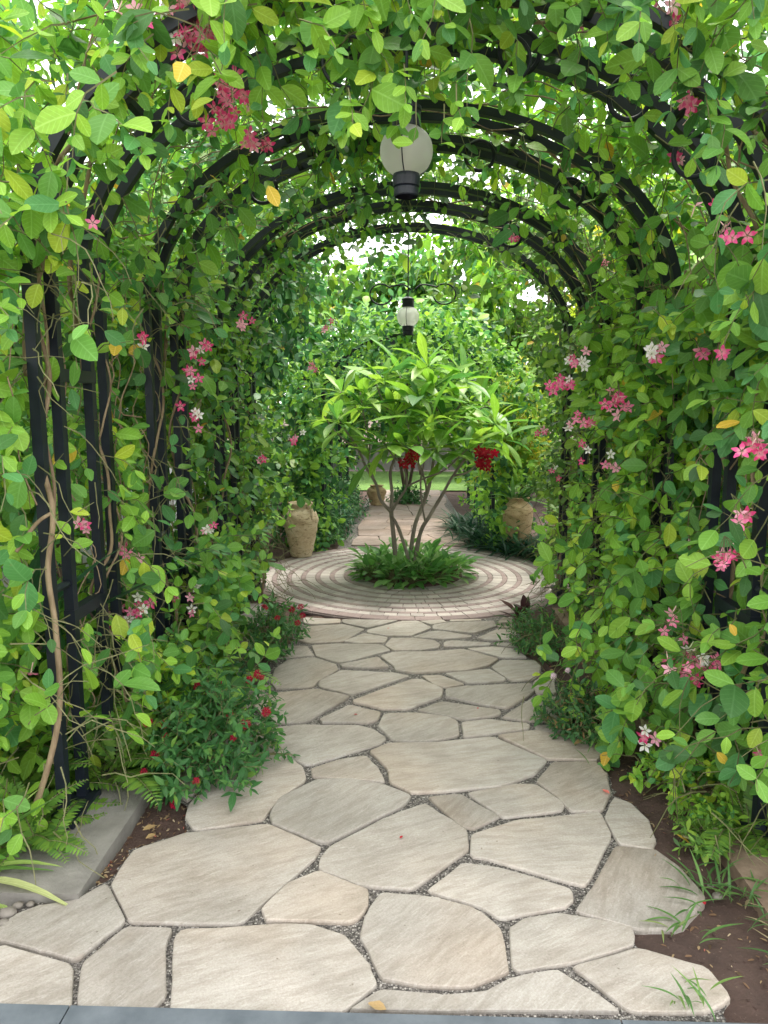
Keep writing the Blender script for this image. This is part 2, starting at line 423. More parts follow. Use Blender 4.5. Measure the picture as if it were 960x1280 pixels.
FLAGS = [
 [(-70,1192),(0,1160),(15,1146),(50,1132),(95,1125),(131,1105),(142,1125),(155,1150),(95,1199),(50,1186),(0,1174)],
 [(0,1182),(45,1194),(89,1206),(86,1260),(0,1262),(-80,1262),(-80,1200)],
 [(160,1157),(215,1160),(206,1180),(205,1245),(192,1258),(170,1262),(102,1260),(99,1250),(103,1205)],
 [(334,1029),(400,1057),(395,1068),(300,1152),(165,1151),(140,1103),(167,1062),(235,1040)],
 [(400,1089),(459,1112),(457,1135),(440,1151),(335,1149),(329,1135),(360,1105)],
 [(227,1162),(350,1155),(390,1156),(430,1170),(460,1205),(470,1230),(425,1262),(215,1262),(220,1170)],
 [(435,1262),(480,1236),(545,1243),(600,1239),(645,1221),(695,1212),(775,1262)],
 [(475,1118),(480,1115),(545,1121),(595,1135),(625,1160),(634,1212),(585,1231),(530,1230),(480,1221),(452,1170),(460,1140)],
 [(640,1157),(655,1147),(695,1140),(785,1154),(791,1165),(790,1180),(720,1200),(650,1212),(642,1205)],
 [(717,1207),(800,1185),(885,1210),(910,1245),(895,1256),(870,1262),(790,1262)],
 [(770,1057),(820,1062),(850,1085),(881,1120),(850,1157),(800,1160),(720,1137),(740,1110)],
 [(582,1077),(630,1085),(712,1110),(716,1122),(705,1132),(625,1146),(605,1132),(535,1112)],
 [(590,1042),(645,1025),(750,1015),(763,1045),(740,1090),(730,1105),(710,1101),(605,1071),(591,1069)],
 [(768,996),(790,1005),(810,1025),(818,1050),(816,1061),(775,1054),(757,1022)],
 [(585,990),(645,979),(670,980),(705,1003),(700,1012),(630,1020)],
 [(535,995),(575,991),(624,1019),(592,1034),(575,1030)],
 [(400,1075),(412,1058),(480,1022),(530,1003),(582,1036),(584,1061),(515,1110),(480,1107),(455,1105),(402,1086)],
 [(338,1017),(352,995),(397,974),(440,973),(480,981),(513,994),(503,1006),(410,1052),(395,1050),(342,1028)],
 [(305,945),(330,938),(357,940),(378,960),(381,974),(355,992),(338,1008),(328,1023),(245,1036),(233,1020),(238,1003),(267,979)],
 [(300,912),(330,902),(342,932),(335,937),(305,942)],
 [(380,772),(425,774),(424,778),(390,780),(380,778)],
 [(428,774),(497,775),(459,784),(429,778)],
 [(385,783),(428,780),(455,786),(428,801),(387,803),(368,798)],
 [(460,787),(503,776),(522,776),(539,784),(513,794),(485,794),(459,790)],
 [(455,791),(484,796),(480,802),(450,803),(430,801)],
 [(340,815),(357,807),(383,806),(392,818),(360,821),(345,821)],
 [(390,806),(425,804),(475,805),(488,812),(440,824),(424,827),(396,819)],
 [(490,797),(520,797),(543,800),(550,805),(547,809),(520,812),(491,812),(482,806)],
 [(361,824),(394,821),(420,830),(422,836),(397,850),(392,857),(345,860),(339,851),(344,835)],
 [(426,830),(472,821),(485,833),(455,834),(428,833)],
 [(493,832),(476,819),(495,814),(540,814),(579,811),(623,823),(610,831),(583,837),(520,840),(495,837)],
 [(427,837),(490,840),(512,844),(440,867),(400,857),(399,851),(408,846)],
 [(527,844),(550,843),(580,854),(560,858),(545,856)],
 [(557,841),(612,836),(632,848),(628,851),(585,853)],
 [(615,834),(627,825),(668,825),(675,832),(674,842),(665,848),(640,850)],
 [(584,810),(620,808),(643,811),(658,821),(628,821)],
 [(555,802),(566,800),(613,803),(612,806),(556,808)],
 [(597,797),(622,786),(644,788),(646,800),(610,799)],
 [(619,803),(643,803),(647,808),(621,806)],
 [(517,795),(538,789),(550,788),(590,794),(585,796),(553,798),(520,796)],
 [(542,781),(562,778),(617,776),(620,782),(592,791),(541,786)],
 [(622,777),(630,771),(640,772),(644,779),(642,784),(623,783)],
 [(525,776),(552,774),(558,777),(540,780)],
 [(563,774),(600,773),(600,775),(564,776)],
 [(322,868),(395,861),(437,870),(387,899),(375,903),(337,903),(318,882)],
 [(440,876),(480,861),(515,849),(527,849),(553,861),(551,870),(510,885),(480,885)],
 [(558,861),(585,857),(663,854),(667,864),(640,881),(632,884),(600,879),(558,870)],
 [(668,852),(680,844),(692,848),(695,866),(671,866),(667,858)],
 [(522,887),(553,876),(625,887),(624,892),(612,895),(577,898),(563,894)],
 [(628,896),(668,870),(700,871),(716,885),(712,900),(660,900)],
 [(401,898),(437,881),(475,890),(472,898),(462,902),(403,902)],
 [(473,906),(482,891),(520,890),(560,895),(571,901),(573,918),(545,924),(520,925),(492,924),(484,916)],
 [(578,902),(610,899),(661,904),(661,910),(615,916),(581,921)],
 [(670,905),(696,905),(705,916),(671,911)],
 [(623,919),(668,913),(693,917),(737,925),(754,940),(745,949),(683,947)],
 [(463,938),(487,928),(540,928),(616,921),(683,950),(668,966),(628,981),(561,987),(520,989),(515,989),(489,977),(487,961)],
 [(340,910),(375,906),(447,906),(465,910),(482,922),(475,928),(392,954),(382,954),(347,936)],
 [(390,960),(420,950),(457,944),(475,965),(480,976),(392,970)],
 [(672,976),(692,952),(745,952),(758,968),(762,990),(753,1012),(715,1013),(693,990)],
 [(262,912),(298,905),(300,940),(262,970),(235,1000),(215,985)],
 [(300,862),(336,856),(316,878),(318,900),(285,905)],
]
# bed of pebble mortar the flagstones are laid in: its edge follows the stones
def rough_edge(pts, n=6, amp=0.012):
    out = []
    for i in range(len(pts)):
        a, b = np.array(pts[i]), np.array(pts[(i+1) % len(pts)])
        for k in range(n):
            out.append(a + (b-a)*k/n + soil_rng.normal(0, amp, 2))
    return out
L_edge = [(-90,1275),(-90,1195),(0,1150),(50,1122),(131,1100),(150,1080),(165,1058),(232,1036),(232,1005),(215,985),(262,908),(300,862),(332,858),(336,838),(340,815),(365,800),(375,774)]
R_edge = [(642,769),(649,785),(650,806),(662,822),(678,832),(680,842),(697,848),(700,868),(716,885),(712,905),(738,922),(757,940),(750,950),(764,970),(768,992),(795,1004),(820,1045),(825,1062),(852,1084),(878,1122),(790,1163),(795,1182),(880,1208),(905,1250),(910,1275)]
bed = [ground(*p)[:2] for p in L_edge] + [ground(*p)[:2] for p in R_edge]
bed = rough_edge(bed, 4, 0.006)
zb = -0.012
stone_path = mesh_obj('stone_path', [(p[0], p[1], zb) for p in bed], [tuple(range(len(bed)))[::-1]], M['gravel'])
props(stone_path, kind='structure')

def chaikin(P, n=2, rad=0.018):
    """round each corner off over a short fixed length"""
    P = np.asarray(P, float); out = []
    m = len(P)
    for i in range(m):
        a, b, c = P[i-1], P[i], P[(i+1) % m]
        la, lc = np.linalg.norm(a-b), np.linalg.norm(c-b)
        ra, rc = min(rad, la*0.25), min(rad, lc*0.25)
        p, q = b+(a-b)/max(la,1e-6)*ra, b+(c-b)/max(lc,1e-6)*rc
        for t in ((0.0, 0.5, 1.0) if n > 1 else (0.0, 1.0)):
            out.append((1-t)**2*p + 2*t*(1-t)*b + t*t*q)
        d = c-b
        if lc > 0.16 and n > 1:
            for t in (0.4, 0.65): out.append(b + d*t)
    return np.array(out)

def flagstone(poly, parent, mat, ztop=0.0, thick=0.032, name='flagstone', rounds=2, jit=0.0016, grow=0.007):
    poly = np.asarray(poly, float); pc = poly.mean(0); pv = poly-pc
    P = chaikin(pc + pv*(1+grow/np.maximum(np.linalg.norm(pv,axis=1,keepdims=True),0.03)), rounds)
    if jit: P = P + soil_rng.normal(0, jit, P.shape)
    a = P - np.roll(P, 1, 0)
    area = 0.5*np.sum(P[:,0]*np.roll(P[:,1],-1) - np.roll(P[:,0],-1)*P[:,1])
    if area < 0: P = P[::-1]
    c = P.mean(0)
    n = len(P)
    def ring(off, z):
        d = P - c; l = np.linalg.norm(d, axis=1, keepdims=True)
        Q = c + d * (1 - off / np.maximum(l, 0.02))
        return [(q[0], q[1], z) for q in Q]
    dz = soil_rng.normal(0, 0.0015)
    tilt = soil_rng.normal(0, 0.004, 2)
    V = ring(0.0, ztop-thick) + ring(0.0, ztop-0.007) + ring(0.002, ztop-0.002) + ring(0.006, ztop) 
    V = [(v[0], v[1], v[2]+dz+(v[0]-c[0])*tilt[0]+(v[1]-c[1])*tilt[1]) for v in V]
    F = [(k*n+i, k*n+(i+1)%n, (k+1)*n+(i+1)%n, (k+1)*n+i) for k in range(3) for i in range(n)]
    F.append(tuple(range(3*n, 4*n)))
    return mesh_obj(name, V, F, mat, parent, origin=(c[0], c[1], 0))
for poly in FLAGS:
    flagstone([ground(*p)[:2] for p in poly], stone_path, M['flag'])

# slate kerb at the near end of the path
kerb = mesh_obj('kerb', [(-1.6,0.9,-0.03),(1.7,0.9,-0.03),(1.7,1.628,-0.03),(-1.6,1.628,-0.03)], [(0,1,2,3)], M['mortar'])
props(kerb, kind='structure')
g1, g2 = ground(84,1266)[0], ground(772,1266)[0]
edges = [-1.58, g1, g2, 1.68]
for a, b in zip(edges[:-1], edges[1:]):
    MB().box(a+0.002, b-0.002, 0.92, 1.632, -0.04, 0.006).build('kerb_slab', M['slate'], kerb, origin=((a+b)/2, 1.3, 0))

# round brick paving
CX, CY = 0.03, 6.42
BED_R = 0.44
rb = [(1.40*math.cos(a)+CX, 1.40*math.sin(a)+CY, -0.011) for a in np.linspace(0, 2*math.pi, 96, endpoint=False)]
round_paving = mesh_obj('round_paving', rb, [tuple(range(96))], M['mortar'])
props(round_paving, kind='structure')
rings = []
r = BED_R
for k in range(6):
    rm = 0.575 + 0.125*k
    rings.append((r, rm-0.021, 'pale_brick', 0.098)); rings.append((rm-0.021, rm+0.021, 'mauve_brick', 0.14)); r = rm+0.021
rings.append((r, 1.298, 'pale_brick', 0.098)); rings.append((1.298, 1.392, 'mauve_brick', 0.19))
bricks = []
for (r0, r1, mt, ln) in rings:
    n = max(8, round(2*math.pi*(r0+r1)/2/ln)); off = soil_rng.random()*6.28
    for i in range(n):
        a0, a1 = off+2*math.pi*i/n, off+2*math.pi*(i+1)/n
        g = 0.0015
        am, rmid = (a0+a1)/2, (r0+r1)/2
        V = []
        dz = soil_rng.normal(0, 0.0012)
        for (e, z) in ((g, -0.03), (g, -0.004), (g+0.003, 0.0)):
            for (rr, s) in ((r0+e, 1), (r1-e, 1), (r1-e, -1), (r0+e, -1)):
                aa = a0+e/rr if s > 0 else a1-e/rr
                V.append((CX+rr*math.cos(aa), CY+rr*math.sin(aa), z+dz))
            V.insert(len(V)-2, (CX+(r1-e)*math.cos(am), CY+(r1-e)*math.sin(am), z+dz))
        F = [(k*5+j, k*5+(j+1)%5, (k+1)*5+(j+1)%5, (k+1)*5+j) for k in range(2) for j in range(5)] + [(10,11,12,13,14)]
        c = np.array([CX+rmid*math.cos(am), CY+rmid*math.sin(am), 0])
        u, v, d = project(c[None]); vis = 1 if (345 < u[0] < 690) else 0.2
        bricks.append((vis*(r1-r0)*ln/d[0]**3, V, F, mt, c))
bricks.sort(key=lambda b: -b[0])
rest = {'pale_brick': MB(), 'mauve_brick': MB()}
for i, (s, V, F, mt, c) in enumerate(bricks):
    if i < 300: mesh_obj('brick', V, F, M[mt], round_paving, origin=c)
    else: rest[mt].add(V, F)
for mt in rest:
    props(rest[mt].build('brick', M[mt], round_paving), kind='stuff')
# soil of the planting bed
MB().lathe([(0.455, -0.02), (0.45, 0.012), (0.38, 0.03), (0.2, 0.05), (0.001, 0.055)], 40, (CX, CY, 0)).build('bed_soil', M['soil'], round_paving, smooth=True)

# far flagged path behind the circle
fp0, fp1 = 7.815, 13.0
def far_w(y): return 0.64 - 0.02*(y-7.8)
far_path = mesh_obj('far_path', [(-0.75,fp0-0.3,-0.016),(0.78,fp0-0.3,-0.016),(0.62,fp1,-0.016),(-0.62,fp1,-0.016)], [(0,1,2,3)], M['gravel'])
props(far_path, kind='structure')
rows = 17
ys = np.linspace(fp0, fp1, rows+1)
grid = {}
ncol = 4
for j in range(rows+1):
    for i in range(ncol+1):
        x = (-1+2*i/ncol) * far_w(ys[j])
        grid[i, j] = np.array([x + (soil_rng.normal(0, 0.07) if 0 < i < ncol else soil_rng.normal(0, 0.03)) + 0.02, ys[j] + (soil_rng.normal(0, 0.05) if 0 < j < rows else 0)])
def shrink(P, d=0.011):
    P = np.array(P); c = P.mean(0); v = P-c
    return c + v*(1-d/np.linalg.norm(v, axis=1, keepdims=True))
for j in range(rows):
    i = 0
    while i < ncol:
        w = 2 if (soil_rng.random() < 0.45 and i+2 <= ncol) else 1
        P = [grid[q, j] for q in range(i, i+w+1)] + [grid[q, j+1] for q in range(i+w, i-1, -1)]
        flagstone(shrink(P), far_path, M['far_flag'], rounds=1, jit=0.003)
        i += w
# keep the far stones off the round paving: the first row is cut to the circle's edge by a mauve threshold
# lawn and far bed
MB().add([(-9,12.6,-0.012),(9,12.6,-0.012),(9,15.9,-0.012),(-9,15.9,-0.012)], [(0,1,2,3)])
lawn = mesh_obj('lawn', [(-9,13.0,-0.008),(9,13.0,-0.008),(9,16.6,0.0),(-9,16.6,0.0)], [(0,1,2,3)], M['lawn'])
props(lawn, kind='structure')

# concrete edging strips under the posts
e = empty('concrete_edging', (-1.16, 2.4, 0), 'grey concrete edging strip carrying the left posts beside the ferns', 'edging')
yy = [2.03, 2.68, 3.6, 4.6, 5.35]
for a, b in zip(yy[:-1], yy[1:]):
    MB().box(-1.33, -1.0, a+0.004, b-0.004, -0.05, 0.018+soil_rng.normal(0,0.002)).build('edging_block', M['concrete'], e, origin=(-1.16,(a+b)/2,0))
e = empty('concrete_edging', (1.19, 2.4, 0), 'soil stained stone edging strip half buried along the right posts', 'edging')
yy = [1.95, 2.36, 2.95, 3.7, 4.5, 5.3]
for a, b in zip(yy[:-1], yy[1:]):
    MB().box(1.06, 1.36, a+0.006, b-0.006, -0.05, 0.028+soil_rng.normal(0,0.004)).build('edging_block', M['stained_stone'], e, origin=(1.2,(a+b)/2,0))

# ------------------------------------------------------------------ pergolas
HALF, SPRING, RISE = 1.22, 1.95, 0.86
def profile(half=HALF, spring=SPRING, rise=RISE, n=48):
    P = [(-half, z) for z in np.linspace(0, spring, 12, endpoint=False)]
    P += [(-half*math.cos(t), spring+rise*math.sin(t)) for t in np.linspace(0, math.pi, n)]
    P += [(half, z) for z in np.linspace(spring, 0, 13)[1:]]
    return np.array(P)
PROF = profile()
SEG = np.concatenate([[0], np.cumsum(np.linalg.norm(np.diff(PROF, axis=0), axis=1))])
def on_prof(s):                       # s in 0..1 from left foot over the top to the right foot
    L = np.asarray(s)*SEG[-1]
    x = np.interp(L, SEG, PROF[:,0]); z = np.interp(L, SEG, PROF[:,1])
    x2 = np.interp(L+0.02, SEG, PROF[:,0]); z2 = np.interp(L+0.02, SEG, PROF[:,1])
    x1 = np.interp(L-0.02, SEG, PROF[:,0]); z1 = np.interp(L-0.02, SEG, PROF[:,1])
    tx, tz = x2-x1, z2-z1; l = np.sqrt(tx*tx+tz*tz)+1e-9
    return x, z, -tz/l, tx/l          # point and outward normal

def hoop_bar(y, parent, half, spring, rise, zfoot):
    P = profile(half, spring, rise, 40); P[:,1] = np.maximum(P[:,1], zfoot)
    pts = np.stack([P[:,0], np.full(len(P), y), P[:,1]], 1)
    MB().tube(pts, 0.025, 4, sq=True).build('hoop', M['iron'], parent)

def ring_mesh(c, rad, tr, parent, gap=0.0, a0=0.0):
    pts = [(c[0]+rad*math.cos(a0+t), c[1], c[2]+rad*math.sin(a0+t)) for t in np.linspace(0, 2*math.pi-gap, 26)]
    MB().tube(pts, tr, 6).build('scroll_ring', M['iron'], parent, smooth=True)

pergola = empty('iron_pergola', (0, 4.0, 0), 'black iron pergola of paired hoops arching over the near stone path', 'pergola')
PAIRS = [(2.42,2.57), (2.83,2.97), (3.50,3.64), (3.90,4.04), (4.70,4.84), (5.12,5.26), (5.72,5.86)]
for k, (a, b) in enumerate(PAIRS):
    for y in (a, b): hoop_bar(y, pergola, HALF, SPRING, RISE, 0.012)
    for s in (0.12, 0.3, 0.42, 0.5, 0.58, 0.7, 0.88):
        x, z, nx_, nz_ = on_prof(s)
        MB().tube([(x, a+0.02, z), (x, b-0.02, z)], 0.014, 6, up=(0,0,1)).build('spacer', M['iron'], pergola)
for (a, b) in ((2.57,2.83), (3.64,3.90), (4.84,5.12)):
    for sx in (-1, 1):
        for z in (0.74, 1.60):
            MB().box(sx*HALF-0.02, sx*HALF+0.02, a-0.02, b+0.02, z-0.022, z+0.022).build('rail', M['iron'], pergola)
    for s in (0.36, 0.43, 0.57, 0.64):
        x, z, nx_, nz_ = on_prof(s)
        MB().tube([(x, a, z), (x, b, z)], 0.018, 4, sq=True, up=(0,0,1)).build('rail', M['iron'], pergola)
for (s, y) in ((0.615,2.70),(0.66,2.70),(0.555,2.70),(0.385,2.70),(0.62,3.77),(0.55,3.77),(0.39,3.77),(0.45,4.98),(0.6,4.98)):
    x, z, nx_, nz_ = on_prof(s)
    ring_mesh((x-nx_*0.095, y, z-nz_*0.095), 0.068, 0.009, pergola, 0.5, soil_rng.random()*6)
for y in (2.495, 2.9, 3.57, 3.97, 4.77, 5.19, 5.79):
    for sx in (-1, 1):
        MB().box(sx*HALF-0.05, sx*HALF+0.05, y-0.12, y+0.12, 0.012, 0.045).build('foot_plate', M['iron'], pergola)
# hairpin scroll bars near the middle of the second pair
far_pergola = empty('iron_pergola', (0, 9.5, 0), 'dark iron pergola continuing over the far path behind the tree', 'pergola')
FH, FSPR, FRISE = 0.92, 1.50, 0.72
for (a, b) in ((7.95,8.09), (8.7,8.84), (9.9,10.04), (11.1,11.24)):
    for y in (a, b): hoop_bar(y, far_pergola, FH, FSPR, FRISE, 0.0)
for (a, b) in ((8.09,8.7),(8.84,9.9),(10.04,11.1)):
    for sx in (-1,1):
        for z in (0.74,1.45):
            MB().box(sx*FH-0.018, sx*FH+0.018, a-0.02, b+0.02, z-0.02, z+0.02).build('rail', M['iron'], far_pergola)

def scroll(cx, y, z, sgn, parent):
    """a hanging iron scroll: a shallow arm from the lantern hook that curls into an open ring"""
    pts = [(cx+sgn*0.015, y, z), (cx+sgn*0.07, y, z+0.035), (cx+sgn*0.15, y, z+0.025)]
    c = (cx+sgn*0.24, z-0.035)
    for t in np.linspace(0.75*math.pi, -0.95*math.pi, 16): pts.append((c[0]+sgn*0.085*math.cos(t), y, c[1]+0.075*math.sin(t)))
    MB().tube(spline(pts, 3), 0.006, 6).build('scroll', M['iron'], parent, smooth=True)
scroll(0.03, 5.79, 2.36, -1, pergola); scroll(0.03, 5.79, 2.36, 1, pergola)
scroll(0.05, 2.50, 2.60, -1, pergola); scroll(0.05, 2.50, 2.60, 1, pergola)
for y, x in ((5.79, 0.0), (2.50, 0.02)):
    MB().box(x-0.05, x+0.05, y-0.09, y+0.09, 2.795, 2.81).build('hanger_plate', M['iron'], pergola)

# ------------------------------------------------------------------ lanterns
def lantern(c, top, label, k=0.74):
    t = empty('globe_lantern', (c[0], c[1], c[2]), label, 'lantern', 'globe lanterns hung from the pergola')
    S = lambda L_: [(a*k, b*k) for a, b in L_]
    prof = S([(0.055,-0.092),(0.09,-0.066),(0.109,-0.03),(0.114,0.002),(0.109,0.036),(0.09,0.070),(0.056,0.096)])
    prof = [(p[0],p[1]) for p in spline([(a,b,0) for a,b in prof], 3)]
    MB().lathe(prof, 32, c, cap_bottom=False).build('glass_globe', M['glass'], t, smooth=True)
    base = S([(0.05,-0.185),(0.054,-0.18),(0.054,-0.15),(0.051,-0.146),(0.058,-0.142),(0.060,-0.105),(0.057,-0.092),(0.048,-0.09)])
    MB().lathe(base, 28, c, cap_bottom=False).build('base', M['iron'], t)
    MB().lathe(S([(0.048,-0.16),(0.048,-0.10)]), 20, c).build('socket', M['iron'], t)
    cap = S([(0.056,0.092),(0.062,0.098),(0.060,0.16),(0.064,0.165),(0.064,0.18),(0.03,0.195),(0.012,0.2)])
    MB().lathe(cap, 28, c, cap_bottom=True).build('cap', M['iron'], t)
    MB().lathe(S([(0.018,-0.1),(0.02,-0.04),(0.03,0.0),(0.026,0.03),(0.004,0.045)]), 14, c).build('bulb', M['glass'], t, smooth=True)
    for q in range(3):
        a = 4.55 + q*2.094
        w = [(c[0]+math.cos(a)*(p[0]+0.002), c[1]+math.sin(a)*(p[0]+0.002), c[2]+p[1]) for p in prof]
        MB().tube(w, 0.0022, 5).build('cage_wire', M['iron'], t)
    MB().tube([(c[0],c[1],c[2]+0.195*k),(c[0],c[1],top)], 0.005, 6).build('hanger', M['iron'], t)
LC = at(508, 190, 2.50)
lantern(LC, 2.796, 'large looking clear glass globe lantern with black base, hung from the nearest hoops')
LC2 = at(510, 396, 5.79)
lantern(LC2, 2.796, 'small looking distant globe lantern hanging above the tree crown')
# ------------------------------------------------------------------ foliage engine
def leaf_template(rows, width, fold=0.25, droop=0.25, tip=0.0, obov=0.5, wave=0.0, rnd=0.85):
    """leaf of unit length along +y, normal +z. rows = interior stations."""
    us = np.linspace(0, 1, rows+2); us[-2] = max(us[-2], 0.92 if rows > 2 else 0.8); us[1] = min(us[1], 0.12 if rows > 3 else 0.3)
    def w(u): return width*0.5*(np.sin(np.pi*np.clip(u,0,1)**obov_e))**rnd
    obov_e = math.log(0.5)/math.log(obov)
    V = [(0,0,0)]; UV = [(0,0)]
    for i, u in enumerate(us[1:-1]):
        ww = w(u); zz = -droop*u*u; lift = fold*ww
        wv = wave*math.sin(i*2.1)*ww
        V += [(-ww, u, zz+lift+wv), (0, u, zz), (ww, u, zz+lift-wv)]
        UV += [(-0.5*ww/(width*0.5), u), (0, u), (0.5*ww/(width*0.5), u)]
    V.append((0, 1+tip, -droop)); UV.append((0, 1))
    F = [(0,2,1),(0,3,2)]
    for i in range(rows-1):
        a = 1+3*i
        F += [(a,a+1,a+4,a+3),(a+1,a+2,a+5,a+4)]
    a = 1+3*(rows-1); t = len(V)-1
    F += [(a,a+1,t),(a+1,a+2,t)]
    return np.array(V, float), F, np.array(UV, float)

def templates(width, rows_hi, rows_lo, obov=0.5, fold=(0.15,0.5), droop=(0.05,0.4), wave=0.10, n=6, rnd=0.85):
    r = random.Random(int(width*1000)+rows_hi)
    hi, lo = [], []
    for k in range(n):
        wd = width*r.uniform(0.85,1.15); f = r.uniform(*fold); d = r.uniform(*droop); wv = r.uniform(-wave, wave)
        hi.append(leaf_template(rows_hi, wd, f, d, 0, obov, wv, rnd)); lo.append(leaf_template(rows_lo, wd, f, d, 0, obov, wv, rnd))
    return hi, lo
T_VINE = templates(0.58, 6, 3, 0.54, rnd=0.62, fold=(0.05,0.4), droop=(0.0,0.3))
T_OVATE = templates(0.40, 4, 2, 0.45)
T_LANCE = templates(0.30, 6, 3, 0.6, fold=(0.1,0.4), droop=(0.1,0.5))
T_STRAP = templates(0.085, 7, 4, 0.45, fold=(0.3,0.6), droop=(0.35,0.9), wave=0.0)
T_FERN = templates(0.30, 2, 2, 0.4, fold=(0.0,0.2), droop=(0.0,0.2), wave=0.0)
T_CROWN = templates(0.52, 2, 2, 0.5)

def bulk_mesh(name, V, faces_t, UV, tint, N_, k, mat):
    """N_ copies of a template (k verts): V (N*k,3); faces of the template; tint (N,3)"""
    me = bpy.data.meshes.new(name)
    me.vertices.add(len(V)); me.vertices.foreach_set('co', np.ascontiguousarray(V, dtype=np.float32).ravel())
    ftl = [len(f) for f in faces_t]; fl = np.concatenate([np.array(f) for f in faces_t])
    loops = (fl[None,:] + (np.arange(N_)*k)[:,None]).ravel().astype(np.int32)
    tot = np.tile(np.array(ftl, np.int32), N_)
    me.loops.add(len(loops)); me.loops.foreach_set('vertex_index', loops)
    me.polygons.add(len(tot))
    st = np.concatenate([[0], np.cumsum(tot)[:-1]]).astype(np.int32)
    me.polygons.foreach_set('loop_start', st)
    me.polygons.foreach_set('use_smooth', np.ones(len(tot), bool))
    uvl = me.uv_layers.new(name='UVMap')
    uvl.data.foreach_set('uv', np.tile(UV[fl], (N_,1)).astype(np.float32).ravel())
    at_ = me.attributes.new('tint', 'FLOAT_COLOR', 'POINT')
    c = np.ones((N_, k, 4), np.float32); c[:,:,:3] = tint[:,None,:]
    at_.data.foreach_set('color', c.ravel())
    me.materials.append(mat)
    me.update(calc_edges=True)
    return me

def norm(a): return a/np.maximum(np.linalg.norm(a, axis=-1, keepdims=True), 1e-9)

def frames(d, n):
    y = norm(d); z = n - (n*y).sum(-1, keepdims=True)*y
    bad = np.linalg.norm(z, axis=-1) < 1e-3
    z[bad] = np.cross(y[bad], [0.3,0.5,0.81]); z = norm(z)
    x = np.cross(y, z)
    return np.stack([x,y,z], -1)       # columns

class Plant:
    all = []
    def __init__(self, name, loc, label, cat, group=None, palette=None, tset=T_VINE, mat='leaf', max_parts=300, min_px=10, leaf_name='leaf', stuff_name='foliage', keep=None):
        self.root = empty(name, loc, label, cat, group)
        self.loc = np.array(loc, float)
        self.pal = np.array([p[0] for p in palette]); w = np.array([p[1] for p in palette], float); self.pw = w/w.sum()
        self.tset, self.mat = tset, mat
        self.max_parts, self.min_px, self.leaf_name, self.stuff_name = max_parts, min_px, leaf_name, stuff_name
        self.P, self.D, self.Nn, self.L, self.C, self.W = [], [], [], [], [], []
        self.twigs = MB(); self.keep = keep
        Plant.all.append(self)
    def leaves(self, P, D, Nn, L, C=None):
        P = np.atleast_2d(P); n = len(P)
        if n == 0: return
        self.P.append(P); self.D.append(np.atleast_2d(D)); self.Nn.append(np.atleast_2d(Nn)); self.L.append(np.full(n, L) if np.isscalar(L) else L)
        self.C.append(rng.choice(len(self.pal), n, p=self.pw) if C is None else np.full(n, C) if np.isscalar(C) else C)
    def gather(self):
        self.P = np.concatenate(self.P); self.D = np.concatenate(self.D); self.Nn = np.concatenate(self.Nn)
        self.L = np.concatenate(self.L); self.C = np.concatenate(self.C)
        if self.keep is not None:
            k = self.keep(self.P, self.D, self.L)
            self.P, self.D, self.Nn, self.L, self.C = self.P[k], self.D[k], self.Nn[k], self.L[k], self.C[k]
        self.T = rng.integers(0, len(self.tset[0]), len(self.P))
        self.mid = self.P + norm(self.D)*self.L[:,None]*0.5
        self.u, self.v, self.dep = project(self.mid)
    def finish(self, zbuf):
        N_ = len(self.P); B = frames(self.D, self.Nn)
        inside = (self.dep > 0.1) & (self.u > -5) & (self.u < 965) & (self.v > -5) & (self.v < 1285)
        view = norm(np.array([0,0,CAMZ]) - self.mid)
        dy = norm(self.D); along = np.sqrt(np.maximum(1-(dy*view).sum(1)**2, 0.02))
        face = np.abs((B[:,:,2]*view).sum(1))
        lpx = FPX*self.L/np.maximum(self.dep,0.1)*along
        score = lpx*lpx*(0.25+face)
        ok = inside & (lpx >= self.min_px)
        gi = np.clip((self.u//10).astype(int), 0, 95); gj = np.clip((self.v//10).astype(int), 0, 127)
        ok &= self.dep < zbuf[gi, gj] + 0.10
        idx = np.where(ok)[0]
        idx = idx[np.argsort(-score[idx])][:self.max_parts]
        part = np.zeros(N_, bool); part[idx] = True
        meshes = {}
        mat = M[self.mat]
        for i in idx:
            key = (self.T[i], self.C[i])
            if key not in meshes:
                V, F, UV = self.tset[0][self.T[i]]
                meshes[key] = bulk_mesh(self.leaf_name, V, F, UV, self.pal[self.C[i]][None], 1, len(V), mat)
            o = bpy.data.objects.new(self.leaf_name, meshes[key])
            COL.objects.link(o); o.parent = self.root
            p = self.P[i]-self.loc; b = B[i]*self.L[i]
            o.matrix_basis = Matrix(((b[0,0],b[0,1],b[0,2],p[0]),(b[1,0],b[1,1],b[1,2],p[1]),(b[2,0],b[2,1],b[2,2],p[2]),(0,0,0,1)))
        rest_ = ~part
        far_ = True
        if rest_.any():
            Vall, tints, loopsets = [], [], []
            # nearer leaves keep the finer template
            for fine in (True, False):
                for t in range(len(self.tset[0])):
                    sel = rest_ & (self.T == t) & ((lpx > 22) & inside if fine else ~((lpx > 22) & inside))
                    n = int(sel.sum())
                    if not n: continue
                    V, F, UV = (self.tset[0] if fine else self.tset[1])[t]
                    W = np.einsum('nij,kj->nki', B[sel]*self.L[sel][:,None,None], V) + (self.P[sel]-self.loc)[:,None,:]
                    jit = 1 + rng.normal(0, 0.10, (n,1))
                    loopsets.append((W.reshape(-1,3), F, UV, self.pal[self.C[sel]]*jit, n, len(V)))
            me = merge_bulk(self.stuff_name, loopsets, mat)
            o = bpy.data.objects.new(self.stuff_name, me); COL.objects.link(o); o.parent = self.root; o['kind'] = 'stuff'
        if self.twigs.V:
            o = self.twigs.build('twigs', M['twig'], self.root); o['kind'] = 'stuff'

